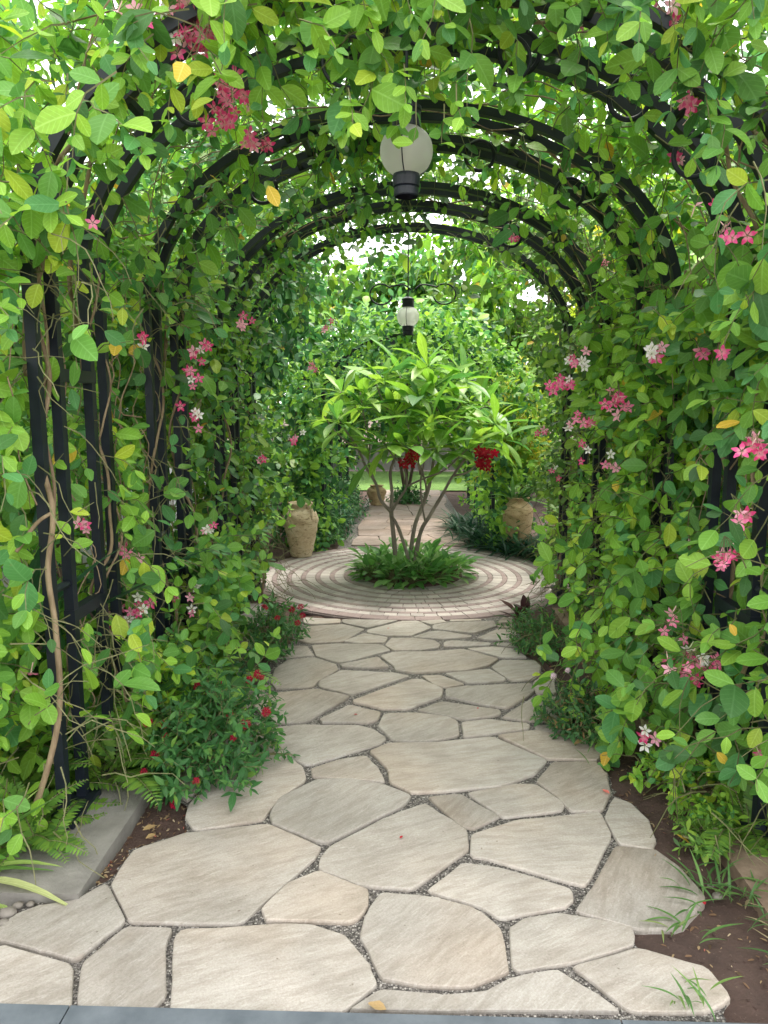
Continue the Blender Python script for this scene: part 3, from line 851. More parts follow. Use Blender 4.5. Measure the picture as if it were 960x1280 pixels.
def merge_bulk(name, sets, mat):
    me = bpy.data.meshes.new(name)
    vo = 0; CO, LO, TO, UVS, CC = [], [], [], [], []
    for V, F, UV, tint, n, k in sets:
        fl = np.concatenate([np.array(f) for f in F]); ftl = np.array([len(f) for f in F], np.int32)
        CO.append(V); LO.append((fl[None,:]+(np.arange(n)*k)[:,None]).ravel()+vo); TO.append(np.tile(ftl, n))
        UVS.append(np.tile(UV[fl], (n,1))); c = np.ones((n,k,4), np.float32); c[:,:,:3] = np.clip(tint,0,1)[:,None,:]; CC.append(c.reshape(-1,4)); vo += n*k
    CO = np.concatenate(CO).astype(np.float32); LO = np.concatenate(LO).astype(np.int32); TO = np.concatenate(TO).astype(np.int32)
    me.vertices.add(len(CO)); me.vertices.foreach_set('co', CO.ravel())
    me.loops.add(len(LO)); me.loops.foreach_set('vertex_index', LO)
    me.polygons.add(len(TO)); me.polygons.foreach_set('loop_start', np.concatenate([[0], np.cumsum(TO)[:-1]]).astype(np.int32))
    me.polygons.foreach_set('use_smooth', np.ones(len(TO), bool))
    me.uv_layers.new(name='UVMap').data.foreach_set('uv', np.concatenate(UVS).astype(np.float32).ravel())
    me.attributes.new('tint', 'FLOAT_COLOR', 'POINT').data.foreach_set('color', np.concatenate(CC).ravel())
    me.materials.append(mat); me.update(calc_edges=True)
    return me

# palettes (real leaf colours)
FRESH  = [((0.153,0.351,0.036),4),((0.107,0.273,0.044),3),((0.230,0.429,0.040),2.5),((0.085,0.267,0.077),2.5),((0.353,0.481,0.036),0.7),((0.046,0.137,0.031),2.2),((0.62,0.40,0.03),0.06)]
LIME   = [((0.202,0.416,0.033),4),((0.269,0.494,0.040),3),((0.128,0.325,0.044),3),((0.090,0.280,0.077),1.5),((0.404,0.533,0.033),0.9),((0.056,0.169,0.031),1.6),((0.66,0.46,0.03),0.06)]
COOL   = [((0.074,0.223,0.052),4),((0.116,0.297,0.056),3),((0.046,0.142,0.039),4),((0.182,0.365,0.043),1.6),((0.55,0.38,0.03),0.04)]
DARK   = [((0.031,0.114,0.034),4),((0.047,0.156,0.039),3),((0.078,0.215,0.046),1.2)]
TEAL   = [((0.023,0.092,0.041),4),((0.034,0.127,0.053),3),((0.057,0.167,0.057),1.5)]
OLIVE  = [((0.106,0.236,0.034),4),((0.159,0.311,0.037),3),((0.242,0.392,0.039),2),((0.053,0.128,0.027),3),((0.50,0.34,0.03),0.07)]
GOLD   = [((0.345,0.460,0.030),4),((0.46,0.44,0.03),3),((0.230,0.391,0.030),3),((0.58,0.46,0.04),1)]
FERNP  = [((0.165,0.31,0.035),3),((0.115,0.25,0.035),3),((0.075,0.18,0.030),1)]

UP = np.array([0,0,1.0])
def grow_shoots(pl, S, D0, nn, step, leaf_L, droop=0.25, out_n=None, wob=0.25, twig_r=0.0028, twig=True, spread=0.9, nfac=(0.6,0.6)):
    """S (m,3) starts, D0 (m,3) directions; opposite leaf pairs along the shoot. out_n (m,3): side leaf faces turn to"""
    m = len(S)
    if m == 0: return
    P = S.copy(); D = norm(D0)
    if out_n is None: out_n = np.tile(UP, (m,1))
    side = norm(np.cross(D, norm(rng.normal(size=(m,3)))))
    n_i = rng.integers(max(2,int(nn*0.5)), nn+1, m)
    paths = [P.copy()]
    for i in range(nn):
        D = norm(D + rng.normal(0, wob, (m,3)) + np.array([0,0,-droop]))
        P = P + D*step
        paths.append(P.copy())
        act = i < n_i
        side = norm(side - (side*D).sum(1, keepdims=True)*D)
        side2 = np.cross(D, side)
        sd = side if i % 2 == 0 else side2
        scale = np.where(i >= n_i-2, 0.62, 1.0)*(0.72+0.28*min(1, i/1.5))
        for sg in (-1, 1):
            k = act & (rng.random(m) < 0.93)
            LD = norm(sg*sd*spread + D*0.55 + np.array([0,0,-0.12]) + rng.normal(0,0.25,(m,3)))
            NN = norm(out_n*nfac[0] + UP*nfac[1] + rng.normal(0,0.38,(m,3)))
            Ls = leaf_L*scale*np.exp(np.clip(rng.normal(0,0.27,m),-0.7,0.42))
            cidx = rng.choice(len(pl.pal), m, p=pl.pw)
            pl.leaves(P[k], LD[k], NN[k], Ls[k], cidx[k])
        k = i == n_i-1
        if k.any(): pl.leaves(P[k], D[k], norm(out_n[k]*0.4+UP+rng.normal(0,0.3,(int(k.sum()),3))), leaf_L*0.6*np.exp(rng.normal(0,0.15,int(k.sum()))))
    if twig:
        paths = np.array(paths)
        for q in range(m):
            pp = paths[:n_i[q]+1, q]
            pl.twigs.tube(pp, np.linspace(twig_r, twig_r*0.45, len(pp)), 3, cap=False)

# ------------------------------------------------------------------ climbing vines on the near pergola
FL_AT = []
def vine_keep(P, D, L):
    """keep the view lines to the bare left posts and the walking space open"""
    x, y, z = P.T
    mid = P + norm(D)*L[:,None]*0.6
    mx, my, mz = mid.T
    k = np.ones(len(P), bool)
    # walking space: inside the tunnel a clear ellipse
    e = (mx/1.0)**2 + ((mz-1.05)/1.42)**2
    inner = (mx > -0.98) & (mx < 0.92) & (mz < 2.0)
    k &= ~(inner & (rng.random(len(P)) < 0.93) & (my < 5.9) & ~((mz < 1.05) & (np.abs(mx) > 0.62) & (my > 2.4)))
    k &= ~((np.abs(mx) < 0.62) & (mz < 1.95))
    # sight lines to the front left posts (they stay bare between hip and head height)
    s = mx/np.maximum(my,0.1)
    for (yy, w, p) in ((2.42,0.025,0.93),(2.57,0.022,0.92),(2.83,0.020,0.90),(2.97,0.017,0.90),(3.50,0.015,0.84),(3.64,0.014,0.82),(3.9,0.010,0.5),(4.04,0.010,0.5)):
        near = (np.abs(s + HALF/yy) < w) & (my < yy+0.04) & (mz < 1.92) & (mz > 0.02) & (mx < 0)
        k &= ~(near & (rng.random(len(P)) < p))
    for (yy, w, p) in ((2.42,0.016,0.6),(2.57,0.014,0.6),(2.83,0.014,0.6),(2.97,0.012,0.6),(3.5,0.012,0.7),(3.64,0.012,0.6),(3.9,0.010,0.4),(4.7,0.010,0.6),(4.84,0.010,0.6),(5.12,0.009,0.4),(5.72,0.011,0.5),(5.86,0.010,0.5)):
        near = (np.abs(s - HALF/yy) < w) & (my < yy+0.03) & (mz < 1.35) & (mz > 0.02) & (mx > 0)
        k &= ~(near & (rng.random(len(P)) < p))
    # the low shrubs along the path edges stay in the open
    k &= ~((my > 3.7) & (mz < 0.42) & (np.abs(mx) < 0.98))
    k &= ~((my < 2.75) & (mz < 0.40) & (mx > -1.22) & (mx < 0))
    k &= ~((my < 2.9) & (mz < 0.22) & (mx < 1.25) & (mx > 0))
    # keep the near lantern clear below the top of its globe
    q = (np.abs(mx/np.maximum(my,0.1)-LC[0]/LC[1]) < 0.05) & (my < 2.6) & (mz < CAMZ + (LC[2]+0.03-CAMZ)*my/LC[1])
    # and the blossoms uncovered
    for (fx, fy, fz, fr) in FL_AT:
        q |= (np.abs(mx/np.maximum(my,0.1)-fx/fy) < fr/fy) & (np.abs((mz-CAMZ)/np.maximum(my,0.1)-(fz-CAMZ)/fy) < fr/fy) & (my < fy+0.02)
    # the low rail between the first posts shows, and the round paving stays clear
    k &= ~((s > -HALF/2.55) & (s < -HALF/2.87) & (np.abs((mz-CAMZ)/np.maximum(my,0.1)+0.76/2.7) < 0.022) & (my < 2.85) & (rng.random(len(P)) < 0.85))
    k &= ~((my > 4.9) & (mz < 0.75) & (mx < 1.14) & (mx > 0))
    # few leaves hang below the hoops, so the ribs read
    under = ((mx/(HALF-0.03))**2 + (np.maximum(mz-SPRING,0)/(RISE-0.03))**2 < 1) & (mz > 1.9) & (my > 2.42)
    k &= ~(under & (rng.random(len(P)) < np.where(mx > -0.1, 0.70, 0.50)))
    k &= ~q
    k &= my > 1.95
    k &= ~((my > 4.6) & (mz < 0.62) & (mx > -1.16) & (mx < 0))
    return k

def smooth_noise(a, b, seed):
    r = np.random.default_rng(seed); s = np.zeros_like(a)
    for f in (1.3, 2.7, 5.1):
        ph = r.random(4)*6.28
        s += np.sin(a*f*2+ph[0]+1.3*np.sin(b*f+ph[1]))*np.cos(b*f*2.3+ph[2]+np.sin(a*f*1.4+ph[3]))/f
    return s

def vine_fill(pl, n, s_rng, y_rng, off, leaf, nn, seed, inward_low=0.0, dens=None, thr=-9, droop=0.22, twig=True, face=0.6):
    s = rng.uniform(*s_rng, n); y = rng.uniform(*y_rng, n)
    nzv = smooth_noise(s*7.2, y, seed); k = nzv > thr
    if dens is not None: k &= rng.random(n) < dens(s, y)
    s, y, nzv = s[k], y[k], nzv[k]; n = len(s)
    x, z, nx_, nz_ = on_prof(s)
    o = rng.uniform(off[0], off[1], n)
    low = np.clip((1.25-z)/1.0, 0, 1)
    o = o - inward_low*low*rng.random(n) - 0.16*np.clip(nzv,0,1)*(z < 1.9)*rng.random(n)
    P = np.stack([x+nx_*o, y, z+nz_*o], 1); P[:,2] = np.maximum(P[:,2], 0.08)
    sgn = np.where(o > 0.12, 1.0, -1.0)
    nrm = np.stack([nx_, np.zeros(n), nz_], 1)*sgn[:,None]
    D = norm(nrm*0.5 + rng.normal(0,0.75,(n,3)) + np.array([0,-0.15,0.1]))
    outn = norm(nrm*0.5 + np.array([0,-0.75,0.0]))
    grow_shoots(pl, P, D, nn, leaf*0.62, leaf, droop, outn, twig=twig, nfac=(face, 0.75))

def vine(side, y0, y1, label, pal, n_side, n_roof, leaf, seed, inward=0.2, thr_roof=-0.25, sdens=None, nn=6, base_y=None):
    sx = -1 if side == 'l' else 1
    pl = Plant('climbing_vine', (sx*1.3, base_y or (y0+y1)/2, 0.0), label, 'climbing vine', 'flowering vines covering the pergola', pal, T_VINE, keep=vine_keep)
    ss = (0.0, 0.29) if side == 'l' else (0.71, 1.0)
    rr = (0.27, 0.51) if side == 'l' else (0.49, 0.73)
    vine_fill(pl, int(n_side*1.25), ss, (y0, y1), (-0.10, 0.42), leaf, nn, seed, inward, sdens, -0.42)
    vine_fill(pl, int(n_roof*0.9), rr, (y0, y1), (0.10, 0.50), leaf*0.9, nn, seed+2, 0.0, None, -0.9, droop=0.05, face=0.2)
    vine_fill(pl, n_roof, rr, (y0, y1), (-0.06, 0.34) if side == 'l' else (-0.03, 0.38), leaf*0.95, nn, seed+1, 0.0, None, thr_roof, droop=0.2 if side == 'l' else 0.12)
    return pl

def ldens(s, y):
    z = s*SEG[-1]
    return np.where(z < 0.75, 1.0, np.where(z < 1.75, 0.62, 1.0))
V1 = vine('l', 2.15, 3.25, 'yellow green vine around the bare front left posts, long twisted stems beside them', LIME, 500, 320, 0.092, 21, 0.12, -0.2, ldens)
V2 = vine('l', 3.25, 4.55, 'green vine with pink blooms midway along the left side of the arch tunnel', FRESH, 640, 330, 0.088, 31, 0.30, -0.3, ldens)
V3 = vine('l', 4.55, 6.1, 'dark dense vine at the far left end of the tunnel, beside the clay jar', COOL[:4]+OLIVE[1:3]+LIME[:1], 640, 360, 0.076, 41, 0.25, -0.3)
V4 = vine('r', 2.15, 3.25, 'large leaved vine on the front right posts beside the bare red soil', FRESH, 640, 300, 0.097, 51, 0.25, -0.35)
V5 = vine('r', 3.25, 4.55, 'bright vine bulging over the path on the right, with many pink and white flowers', LIME, 860, 330, 0.088, 61, 0.50, -0.35)
V6 = vine('r', 4.55, 6.1, 'olive tinted vine at the far right end of the near arch tunnel', OLIVE, 640, 360, 0.074, 71, 0.12, -0.4)
VINES = [V1,V2,V3,V4,V5,V6]
# sprays hanging in front of the first hoop
def overhang(pl, n, s_rng, y_rng, leaf, o_rng=(-0.28,0.1)):
    s = rng.uniform(*s_rng, n); y = rng.uniform(*y_rng, n); x, z, nx_, nz_ = on_prof(s); o = rng.uniform(*o_rng, n)
    P = np.stack([x+nx_*o, y, z+nz_*o], 1)
    D = norm(rng.normal(0,0.6,(n,3)) + np.array([0,-0.4,-0.2]))
    grow_shoots(pl, P, D, 6, leaf*0.62, leaf, 0.3, np.tile(np.array([0,-1.0,0]), (n,1)), nfac=(0.8,0.55))
overhang(V1, 92, (0.235,0.50), (2.0,2.5), 0.086)
overhang(V1, 75, (0.08,0.27), (2.0,2.45), 0.090, (0.02,0.4))
overhang(V4, 50, (0.50,0.765), (2.0,2.5), 0.086)
overhang(V4, 70, (0.75,0.97), (2.0,2.4), 0.096, (-0.1,0.35))
overhang(V2, 30, (0.25,0.42), (2.7,3.6), 0.082, (-0.3,-0.05))
overhang(V3, 46, (0.26,0.49), (5.0,6.0), 0.078, (-0.40,0.0))
overhang(V6, 100, (0.51,0.74), (5.0,6.05), 0.076, (-0.40,0.0))
overhang(V5, 34, (0.56,0.78), (2.7,3.6), 0.080, (-0.3,-0.05))
# leaf sprays in front of the top of the near lantern
for (px, py, y) in ((495,115,2.3),(520,120,2.25),(462,140,2.35),(555,130,2.3),(505,80,2.2),(570,105,2.2),(435,110,2.2)):
    p = at(px, py, y)[None]
    grow_shoots(V1, p, np.array([[0.1,-0.2,-1.0]]), 3, 0.045, 0.085, 0.3, np.array([[0,-1.0,0]]), nfac=(0.9,0.3))

# long bare stems winding up the posts
def winding(pl, sx, y, z0, z1, rad, amp, turns, seed, yoff=0.0, base=None):
    r = np.random.default_rng(seed); pts = [] if base is None else [np.array(b) for b in base]
    zz = np.linspace(z0, z1, int((z1-z0)/0.16)+2); ph = r.random()*6.28
    for i, z in enumerate(zz):
        a = ph + turns*2*math.pi*(z-z0)/(z1-z0)
        pts.append(np.array([sx*HALF + amp*math.cos(a) + r.normal(0,0.012), y+yoff+amp*math.sin(a)+r.normal(0,0.012), z]))
    P = spline(pts, 5)
    mb = MB(); mb.tube(P, np.linspace(rad, rad*0.6, len(P))*(1+r.normal(0,0.06,len(P))), 7)
    mb.build('stem', M['stem'], pl.root, smooth=True)
p0 = [ground(22,1052), at(52,985,2.33), at(74,890,2.32), at(70,790,2.33), at(60,715,2.35)]
P = spline(p0 + [at(66,640,2.38), at(50,560,2.45), at(62,470,2.5), at(40,380,2.5), at(45,300,2.55)], 7)
mb = MB().tube(P, np.linspace(0.011,0.008,len(P)), 8); mb.build('stem', M['stem'], V1.root, smooth=True)
P = spline([ground(78,985), at(78,900,2.5), at(72,800,2.5), at(63,700,2.42), at(68,610,2.46), at(52,520,2.5), at(60,440,2.5), at(48,340,2.5)], 7)
MB().tube(P, np.linspace(0.007,0.005,len(P)), 7).build('stem', M['stem'], V1.root, smooth=True)
P = spline([at(20,690,2.3), at(45,655,2.35), at(66,640,2.38)], 7)
MB().tube(P, np.linspace(0.007,0.006,len(P)), 7).build('stem', M['stem'], V1.root, smooth=True)
for k in range(3):
    P = spline([at(34+6*k,470,2.52), at(32+5*k,420,2.5), at(36+4*k,370,2.5), at(52-8*k,335,2.5), at(58-10*k,290,2.55)], 6)
    MB().tube(P, np.linspace(0.012,0.009,len(P)), 8).build('stem', M['stem'], V1.root, smooth=True)
for (pl, sx, y, z1, rad, amp, tr, sd_, yo) in ((V1,-1,2.83,2.0,0.008,0.05,2.2,5,0.06),(V1,-1,2.9,1.9,0.006,0.05,3,6,0.03),(V2,-1,3.55,2.1,0.009,0.05,2,7,0.0),(V2,-1,3.95,2.1,0.009,0.06,2,8,0),(V3,-1,4.75,2.1,0.008,0.06,2,9,0),(V3,-1,5.75,2.1,0.01,0.07,2,10,0),
                     (V4,1,2.5,2.1,0.010,0.06,2,11,0.05),(V4,1,2.9,2.0,0.012,0.05,1.5,12,0),(V5,1,3.55,2.1,0.010,0.05,2,13,0),(V5,1,3.95,2.1,0.009,0.05,2,14,0),(V6,1,4.75,2.1,0.012,0.05,1,15,0),(V6,1,5.78,2.1,0.012,0.05,1,16,0.02)):
    winding(pl, sx, y, 0.0, z1, rad, amp, tr, sd_, yo)
for k, (pl, s0, s1, ya, yb) in enumerate(((V1,0.27,0.5,2.5,2.9),(V1,0.25,0.45,2.9,2.5),(V2,0.26,0.5,3.5,4.0),(V2,0.24,0.46,3.9,3.6),(V3,0.26,0.5,4.8,5.3),(V4,0.75,0.5,2.5,2.8),(V4,0.76,0.55,2.9,2.6),(V5,0.75,0.5,3.6,3.9),(V5,0.74,0.52,4.0,3.6),(V6,0.75,0.5,4.8,5.5),(V6,0.74,0.5,5.6,5.0))):
    s = np.linspace(s0, s1, 9); x, z, nx_, nz_ = on_prof(s); o = 0.05+0.04*np.sin(np.arange(9)*1.9+k)
    P = spline(np.stack([x+nx_*o, np.linspace(ya,yb,9)+0.05*np.sin(np.arange(9)*2.3+k), z+nz_*o],1), 4)
    MB().tube(P, np.linspace(0.010,0.005,len(P)), 6).build('stem', M['stem'], pl.root, smooth=True)
# thin loose canes criss-crossing the tunnel sides
for pl, sx, y0, y1 in ((V1,-1,2.3,3.2),(V2,-1,3.2,4.5),(V3,-1,4.5,6),(V4,1,2.3,3.2),(V5,1,3.2,4.5),(V6,1,4.5,6)):
    mb = MB()
    for q in range(12):
        y = rng.uniform(y0,y1); z = rng.uniform(0.1,1.6); pts = []
        for i in range(7):
            pts.append((sx*(HALF+rng.normal(0.03,0.03)), y, z)); y += rng.normal(0,0.05); z += rng.uniform(0.02,0.22)
        Q = spline(pts,3); mb.tube(Q, np.linspace(0.0035,0.002,len(Q)), 4, cap=False)
    for q in range(16):
        s = np.linspace(0, rng.uniform(0.06,0.14), 6)+ (rng.uniform(0.26,0.45) if sx<0 else rng.uniform(0.5,0.68)); x,z,nx_,nz_ = on_prof(s); o = rng.uniform(-0.05,0.2)+rng.normal(0,0.04,6)
        Q = spline(np.stack([x+nx_*o, rng.uniform(y0,y1)+np.cumsum(rng.normal(0,0.08,6)), z+nz_*o],1),3); mb.tube(Q, np.linspace(0.0035,0.002,len(Q)), 4, cap=False)
    o = mb.build('canes', M['stem'], pl.root); o['kind'] = 'stuff'

# ------------------------------------------------------------------ flowers
def star_flower(L, col, throat, tube=0.0, seed=0, npet=5, width=0.56):
    r = np.random.default_rng(seed); V = []; F = []; C = []
    V0, F0, UV0 = leaf_template(3, width, 0.15, 0.15, 0, 0.52)
    for k in range(npet):
        a = 2*math.pi*k/npet + r.normal(0,0.08); ca, sa = math.cos(a), math.sin(a); up = 0.25+r.normal(0,0.1)
        n0 = len(V)
        for (x,y,z) in V0:
            yy = y*L+0.002
            V.append((ca*x*L - sa*yy, sa*x*L + ca*yy, z*L + up*y*L)); C.append(np.array(col)*(1 if y>0.25 else 0.6)+np.array(throat)*(0 if y>0.25 else 0.4))
        F += [tuple(i+n0 for i in f) for f in F0]
    if tube:
        n0 = len(V)
        for (rr,zz) in ((0.0025,0.0),(0.0015,-tube)):
            for j in range(5): V.append((rr*math.cos(j*1.2566), rr*math.sin(j*1.2566), zz)); C.append(np.array(throat))
        F += [(n0+j, n0+(j+1)%5, n0+5+(j+1)%5, n0+5+j) for j in range(5)]
    me = make_mesh('flower', V, F, M['petal'], True)
    a = me.attributes.new('tint','FLOAT_COLOR','POINT'); c = np.ones((len(V),4),np.float32); c[:,:3] = np.array(C); a.data.foreach_set('color', c.ravel())
    me.uv_layers.new(name='UVMap')
    return me
PINKS = [(0.76,0.10,0.28),(0.84,0.22,0.40),(0.68,0.06,0.20),(0.88,0.42,0.54)]
FL_PINK = [star_flower(0.025, c, (0.75,0.55,0.5), 0.03, i) for i, c in enumerate(PINKS)]
FL_WHITE = [star_flower(0.025, (0.82,0.80,0.78), (0.6,0.65,0.4), 0.035, 9)]
def flower_cluster(pl, c, n, spread, white=0.12, seed=0, hang=0.6):
    r = np.random.default_rng(seed)
    c = np.array(c); pts = []; FL_AT.append((c[0], c[1], c[2], spread*1.3+0.012))
    mb = MB(); top = c + np.array([r.normal(0,0.02), 0.03, 0.06])
    for i in range(n):
        p = c + r.normal(0, spread, 3)*np.array([1,0.6,0.85]); pts.append(p)
        Q = spline([top, (top+p)/2+np.array([0,0,0.012]), p], 3); mb.tube(Q, 0.0013, 4, cap=False)
    st = mb.build('flower_cluster', M['twig'], pl.root, origin=c)
    for p in pts:
        me = (FL_WHITE[0] if r.random() < white else FL_PINK[r.integers(0,4)])
        o = bpy.data.objects.new('flower', me); COL.objects.link(o); o.parent = st
        d = Vector(norm(np.array([-c[0]*0.25, -1.0, -0.15])+r.normal(0,0.5,3)))
        s = r.uniform(0.8,1.2)
        o.matrix_basis = Matrix.Translation(Vector(p-c)) @ d.to_track_quat('Z','Y').to_matrix().to_4x4() @ Matrix.Scale(s,4)
# (px, py, distance ahead, flowers, spread)
FC = [
 (V1,250,52,2.45,12,0.034),(V1,228,22,2.4,12,0.034),(V1,285,120,2.6,12,0.03),(V1,278,150,2.6,11,0.03),(V1,255,42,2.5,7,0.03),(V1,307,178,2.7,4,0.02),(V1,115,278,2.2,1,0.004),(V1,42,843,2.3,1,0.004),(V1,170,0,2.3,6,0.03),
 (V1,100,655,2.75,3,0.02),(V2,160,690,3.1,6,0.03),(V2,145,765,3.05,7,0.03),(V2,172,762,3.0,8,0.03),(V2,235,752,3.4,6,0.03),(V2,238,470,3.4,5,0.03),(V2,245,515,3.5,7,0.035),(V2,250,440,3.5,6,0.03),(V2,262,665,3.6,4,0.03),(V2,175,420,3.0,3,0.025),(V2,303,400,3.9,5,0.03),(V2,320,180,3.1,4,0.03),
 (V3,370,545,5.0,4,0.03),(V3,330,575,4.6,4,0.03),(V3,390,460,5.2,4,0.03),(V3,410,405,5.6,4,0.025),
 (V4,735,22,2.6,4,0.02),(V4,868,135,2.35,5,0.022),(V4,928,292,2.4,4,0.025),(V4,880,262,2.5,2,0.02),(V4,945,562,2.2,6,0.025),(V4,907,695,2.35,7,0.022),(V4,918,642,2.35,4,0.022),(V4,948,940,2.25,1,0.004),(V4,840,20,2.4,5,0.025),(V4,905,440,2.4,2,0.02),
 (V5,866,838,2.55,12,0.03),(V5,880,828,2.6,6,0.03),(V5,808,920,2.75,5,0.02),(V5,722,448,3.6,8,0.03),(V5,703,482,3.65,10,0.03),(V5,720,470,3.6,3,0.02),(V5,770,505,3.4,9,0.03),(V5,775,492,3.4,4,0.02),(V5,725,530,3.7,8,0.03),(V5,820,440,3.0,7,0.026),(V5,875,440,2.9,3,0.02),(V5,765,575,3.6,4,0.03),(V5,730,560,3.7,4,0.03),(V5,852,785,2.7,4,0.025),(V5,845,205,2.9,3,0.025),
 (V6,675,545,5.0,3,0.03),(V6,700,590,4.8,3,0.03),(V6,755,330,4.7,4,0.03),(V6,640,300,5.0,3,0.03),
]
for i, (pl, px, py, y, n, sp) in enumerate(FC):
    flower_cluster(pl, at(px,py,y), n, sp, 0.10 if i not in (12,13,36,38,40,44) else 0.45, 100+i)
# yellowing leaves that stand out
for (pl, px, py, y, L) in ((V1,335,232,2.4,0.075),(V1,515,74,2.6,0.085),(V1,273,497,2.4,0.05),(V1,107,835,2.3,0.05),(V5,896,940,2.4,0.05),(V1,365,202,2.7,0.07),(V1,284,340,2.6,0.07),(V4,912,780,2.2,0.04),(V1,85,122+320,2.35,0.045),(V1,102,447,2.3,0.045)):
    pl.leaves(at(px,py,y)[None], np.array([[rng.normal(0.3,0.5), -0.2, -0.5]]), np.array([[0,-1.0,0.3]]), L, len(pl.pal)-1)
# ------------------------------------------------------------------ tree in the circle (plumeria-like)
tree = empty('flowering_tree', (CX, CY, 0.03), 'small forked tree with rosettes of long leaves standing in the round brick circle', 'tree')
TP = Plant.__new__(Plant)
def rosette_plant(root, loc, pal, tset, mat, maxp=300):
    p = Plant.__new__(Plant); p.root = root; p.loc = np.array(loc, float)
    p.pal = np.array([q[0] for q in pal]); w = np.array([q[1] for q in pal], float); p.pw = w/w.sum()
    p.tset, p.mat, p.max_parts, p.min_px, p.leaf_name, p.stuff_name = tset, mat, maxp, 10, 'leaf', 'foliage'
    p.P, p.D, p.Nn, p.L, p.C = [], [], [], [], []; p.twigs = MB(); p.keep = None
    Plant.all.append(p); return p
PLUM = [((0.18,0.37,0.032),4),((0.25,0.43,0.040),2.5),((0.12,0.30,0.035),3),((0.060,0.19,0.035),1.2)]
T_LONG = templates(0.25, 7, 4, 0.6, fold=(0.1,0.4), droop=(0.1,0.5))
pt = rosette_plant(tree, (CX,CY,0.03), PLUM, T_LONG, 'glossy_leaf')
base = np.array([CX, CY, 0.02])
def J(px, py, y): return at(px, py, y)
A0 = base+[-0.12,0.0,0]; B0 = base+[0.02,-0.06,0]; C0 = base+[-0.02,0.16,0]
trunks = [
 # (points, r0, r1)
 ([A0, J(491,660,6.42), J(489,640,6.42)], 0.036, 0.030),
 ([J(489,640,6.42), J(476,625,6.40), J(470,605,6.38), J(458,585,6.36), J(447,560,6.3), J(430,535,6.25)], 0.026, 0.013),
 ([J(489,640,6.42), J(490,615,6.46), J(488,590,6.5), J(496,560,6.5), J(490,520,6.5)], 0.028, 0.014),
 ([J(489,640,6.42), J(498,625,6.38), J(508,608,6.34), J(505,585,6.3), J(490,568,6.25), J(478,550,6.2)], 0.020, 0.011),
 ([B0, J(500,665,6.35), J(490,645,6.36)], 0.030, 0.02),
 ([B0, J(525,668,6.38), J(537,645,6.38), J(552,620,6.36), J(566,595,6.34), J(585,570,6.3), J(603,553,6.28)], 0.032, 0.013),
 ([C0, J(518,660,6.55), J(527,635,6.6), J(536,610,6.62), J(542,575,6.62), J(548,540,6.6), J(545,490,6.6)], 0.034, 0.016),
 ([J(532,655,6.38), J(527,625,6.32), J(526,600,6.28), J(530,575,6.25), J(522,545,6.22)], 0.014, 0.010),
 ([J(527,635,6.6), J(533,612,6.65), J(528,590,6.7), J(520,560,6.72), J(508,520,6.75), J(500,470,6.75)], 0.02, 0.012),
 ([J(470,605,6.38), J(461,580,6.42), J(462,555,6.45), J(455,520,6.5), J(450,490,6.5)], 0.014, 0.010),
 ([J(508,608,6.34), J(530,598,6.28), J(555,588,6.24), J(575,570,6.2), J(590,555,6.2)], 0.014, 0.010),
 ([J(566,595,6.34), J(585,590,6.42), J(600,575,6.5), J(622,552,6.55), J(640,540,6.55)], 0.016, 0.010),
 ([J(447,560,6.3), J(435,553,6.2), J(420,540,6.15), J(405,520,6.1)], 0.011, 0.008),
 ([J(548,540,6.6), J(565,520,6.65), J(580,500,6.7)], 0.014, 0.010),
 ([J(548,540,6.6), J(575,525,6.8), J(612,505,6.9)], 0.012, 0.009),
 ([J(490,520,6.5), J(478,500,6.5), J(470,480,6.5)], 0.012, 0.009),
 ([J(455,520,6.5), J(440,505,6.6), J(425,490,6.7)], 0.010, 0.008),
]
for (pts, r0, r1) in trunks:
    Q = spline(pts, 6); MB().tube(Q, np.linspace(r0, r1, len(Q))*0.62*(1+rng.normal(0,0.06,len(Q))), 9).build('limb' if r0 < 0.03 else 'trunk', M['bark'], tree, smooth=True)
ROS = [(545,478,6.55,16,0.29),(590,540,6.2,15,0.27),(603,545,6.3,9,0.24),(640,537,6.5,11,0.24),(500,465,6.7,13,0.26),(470,478,6.5,12,0.26),(450,492,6.5,12,0.26),(430,530,6.2,11,0.25),(478,545,6.15,13,0.26),(522,540,6.2,13,0.26),(490,510,6.45,12,0.26),
       (580,498,6.65,12,0.26),(612,500,6.85,12,0.26),(405,516,6.05,9,0.22),(425,488,6.65,11,0.25),(560,515,6.4,12,0.27),(520,495,6.4,12,0.27),(535,455,6.7,11,0.25),(575,470,6.8,11,0.25),(500,545,6.0,10,0.24),(555,550,6.05,11,0.25),(455,560,6.3,9,0.22),(575,548,6.5,10,0.24),(625,520,6.3,10,0.24),(545,515,6.2,12,0.26),(440,505,6.3,10,0.24)]
for (px, py, y, n, L) in ROS:
    n = int(n*1.05); L = L*1.42; c = J(535+(px-535)*0.88, 500+(py-500)*1.12+8, y) + rng.normal(0,0.03,3)
    k = np.arange(n); a = k*2.39996 + rng.random()*6; el = 1.2 - 1.65*(k/n)**0.85
    D = np.stack([np.cos(a)*np.cos(el), np.sin(a)*np.cos(el), np.sin(el)], 1) + rng.normal(0,0.16,(n,3))
    pt.leaves(c + np.array([0,0,0.02])*0 + D*0.015, D, np.tile(UP,(n,1))+D*np.array([0,0,-0.5]) + rng.normal(0,0.15,(n,3)), L*np.exp(rng.normal(0,0.2,n))*(1.0-0.25*(el>0.6)))
